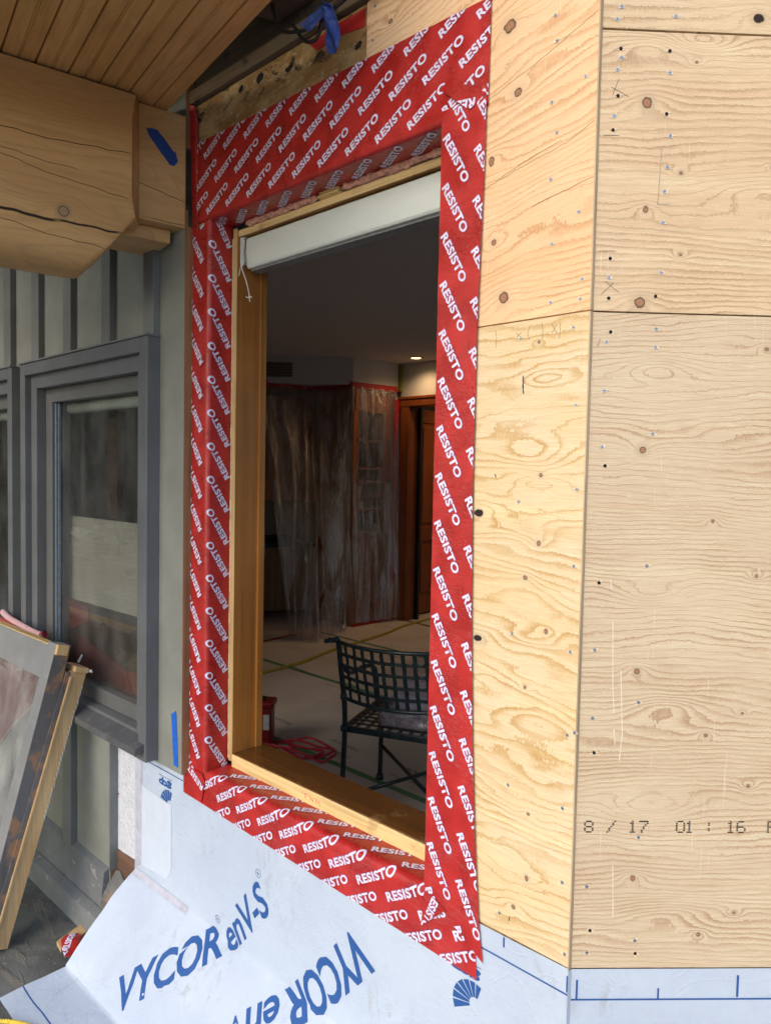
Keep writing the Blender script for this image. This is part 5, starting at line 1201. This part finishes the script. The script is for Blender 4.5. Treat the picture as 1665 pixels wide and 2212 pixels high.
for i in range(1, 9):
    f_ = Dp*i/9; mb = MB(); mb.prism([cp(.01, f_-.009, SZ+.0105), cp(Wd-.01, f_-.009, SZ+.0105), cp(Wd-.01, f_+.009, SZ+.0105), cp(.01, f_+.009, SZ+.0105)], (0, 0, .004)); mb.build('seat_strap', M['iron'], ch)
for a, b in ((cp(0, -.035, .09), cp(Wd, Dp+.02, .17)), (cp(Wd, -.035, .09), cp(0, Dp+.02, .17))): MB().tube([a, b], .010, 8).build('cross_brace', M['iron'], ch, smooth=True)
# wrapped package on the seat
pk = empty('wrapped_package', tuple(cp(.32, .22, SZ+.016)), 'lilac bundle in clear plastic lying on the seat of the iron chair', 'package')
def lump(x0, x1, f0, f1, z0, z1, sd, name, mat, grow=0.0):
    mb = MB(); nx_, ny_, nz_ = 14, 10, 5; idx = {}
    for i in range(nx_+1):
        for j in range(ny_+1):
            for k_ in range(nz_+1):
                if 0 < i < nx_ and 0 < j < ny_ and 0 < k_ < nz_: continue
                a, b, c = x0+(x1-x0)*i/nx_, f0+(f1-f0)*j/ny_, z0+(z1-z0)*k_/nz_
                w_ = (mnoise.noise(Vector((a*22, b*22, c*30+sd)))*.014+mnoise.noise(Vector((a*60, b*60, c*60+sd)))*.006+grow)*(k_ > 0)
                idx[(i, j, k_)] = len(mb.v); mb.v.append(cp(a, b, c)+(cp(a, b, c)-cp((x0+x1)/2, (f0+f1)/2, (z0+z1)/2)).normalized()*w_)
    def q4(*t):
        mb.f.append(tuple(idx[z] for z in t)); mb.k.append(0)
    for i in range(nx_):
        for j in range(ny_):
            for k_ in (0, nz_): q4((i, j, k_), (i+1, j, k_), (i+1, j+1, k_), (i, j+1, k_))
    for i in range(nx_):
        for k_ in range(nz_):
            for j in (0, ny_): q4((i, j, k_), (i+1, j, k_), (i+1, j, k_+1), (i, j, k_+1))
    for j in range(ny_):
        for k_ in range(nz_):
            for i in (0, nx_): q4((i, j, k_), (i, j+1, k_), (i, j+1, k_+1), (i, j, k_+1))
    return mb.build(name, mat, pk, smooth=True)
lump(.16, .50, .06, .38, SZ+.0165, SZ+.075, 1, 'lower_bundle', M['purple'])
lump(.20, .52, .12, .40, SZ+.085, SZ+.155, 5, 'upper_bundle', M['purple'])
lump(.15, .52, .05, .40, SZ+.0160, SZ+.092, 9, 'clear_wrap', M['film'], .006)
# red case and coiled red hose
rc = empty('red_case', (-2.86, 1.46, FZ), 'red plastic tool case standing behind the left jamb', 'tool case')
rcm = Matrix.Rotation(R(40), 4, 'Z')
def rbox(x0, x1, y0, y1, z0, z1, name, mat, bv):
    mb = MB().box(x0, x1, y0, y1, z0, z1); mb.v = [rcm @ v + Vector((-2.86, 1.46, FZ)) for v in mb.v]; mb.build(name, mat, rc, bevel=bv)
rbox(-.16, .075, -.06, .06, 0, .245, 'body', M['redcase'], .012); rbox(-.165, .088, -.07, .07, .245, .285, 'lid', M['redcase'], .012); rbox(.03, .066, -.072, -.0605, .12, .21, 'label', M['white'], .001); rbox(-.10, .03, -.03, .03, .286, .300, 'handle', M['darkin'], .006)
hp = [(-2.854, 1.518), (-2.753, 1.565), (-2.679, 1.694), (-2.541, 1.728), (-2.413, 1.669), (-2.361, 1.592), (-2.392, 1.536), (-2.503, 1.523), (-2.633, 1.494), (-2.758, 1.503), (-2.78, 1.55), (-2.69, 1.62), (-2.557, 1.684), (-2.464, 1.697), (-2.41, 1.62), (-2.471, 1.549), (-2.60, 1.53), (-2.72, 1.55), (-2.66, 1.60), (-2.505, 1.628), (-2.44, 1.58), (-2.516, 1.497), (-2.70, 1.49), (-2.80, 1.44)]
MBt = MB().tube(smooth_path([(x, y, FZ+.010+.012*((i*7) % 3)) for i, (x, y) in enumerate(hp)], 8), .0075, 8)
tag(MBt.build('air_hose', M['redcord'], smooth=True), 'coiled red hose lying on the room floor behind the sill', 'hose')

# ------------------------------------------------------------------ trees across the garden (seen in the window glass)
def tree(x, y, h, r, sd, label):
    e = empty('garden_tree', (x, y, -.3), label, 'tree', 'trees across the garden'); rr = random.Random(sd)
    mb = MB(); mb.tube([(x, y, -.3), (x+.1, y, h*.35), (x-.1, y+.1, h*.8)], [r*.09, r*.07, r*.02], 8)
    for i in range(6): a = rr.uniform(0, 6.28); z_ = h*rr.uniform(.3, .7); mb.tube([(x, y, z_), (x+math.cos(a)*r*.7, y+math.sin(a)*r*.7, z_+r*.5)], [r*.03, r*.01], 6)
    mb.build('trunk', M['bark'], e)
    mb = MB()
    cl = [(Vector((rr.gauss(0, .40)*r, rr.gauss(0, .40)*r, h*rr.uniform(.10, .98)))) for _ in range(80)]
    for c in cl:
        for _ in range(60):
            p = Vector((x, y, 0))+c+Vector((rr.gauss(0, 1), rr.gauss(0, 1), rr.gauss(0, .8)))*r*.20; s_ = rr.uniform(.16, .36)
            a, b = Vector((rr.uniform(-1, 1), rr.uniform(-1, 1), rr.uniform(-1, 1))).normalized(), Vector((rr.uniform(-1, 1), rr.uniform(-1, 1), rr.uniform(-1, 1))).normalized()
            mb.poly([p-a*s_, p+b*s_*.5, p+a*s_, p-b*s_*.5])
    mb.build('crown', M['leaf'], e, fix=False)
for i, (x, y, h, r, lb) in enumerate(((-12.5, -3.2, 7, 2.8, 'nearest leafy tree across the garden'), (-15, -6.5, 8, 3.2, 'broad leafy tree at the far side of the lawn'), (-11, -7.5, 7.5, 2.8, 'round leafy tree left of the lawn'), (-17, -1.5, 9, 3.2, 'tallest leafy tree across the garden'), (-14, -10.5, 8, 3.0, 'leafy tree farthest along the garden'), (-19, -8.5, 9, 3.4, 'leafy tree at the back of the garden'))): tree(x, y, h, r, i+1, lb)
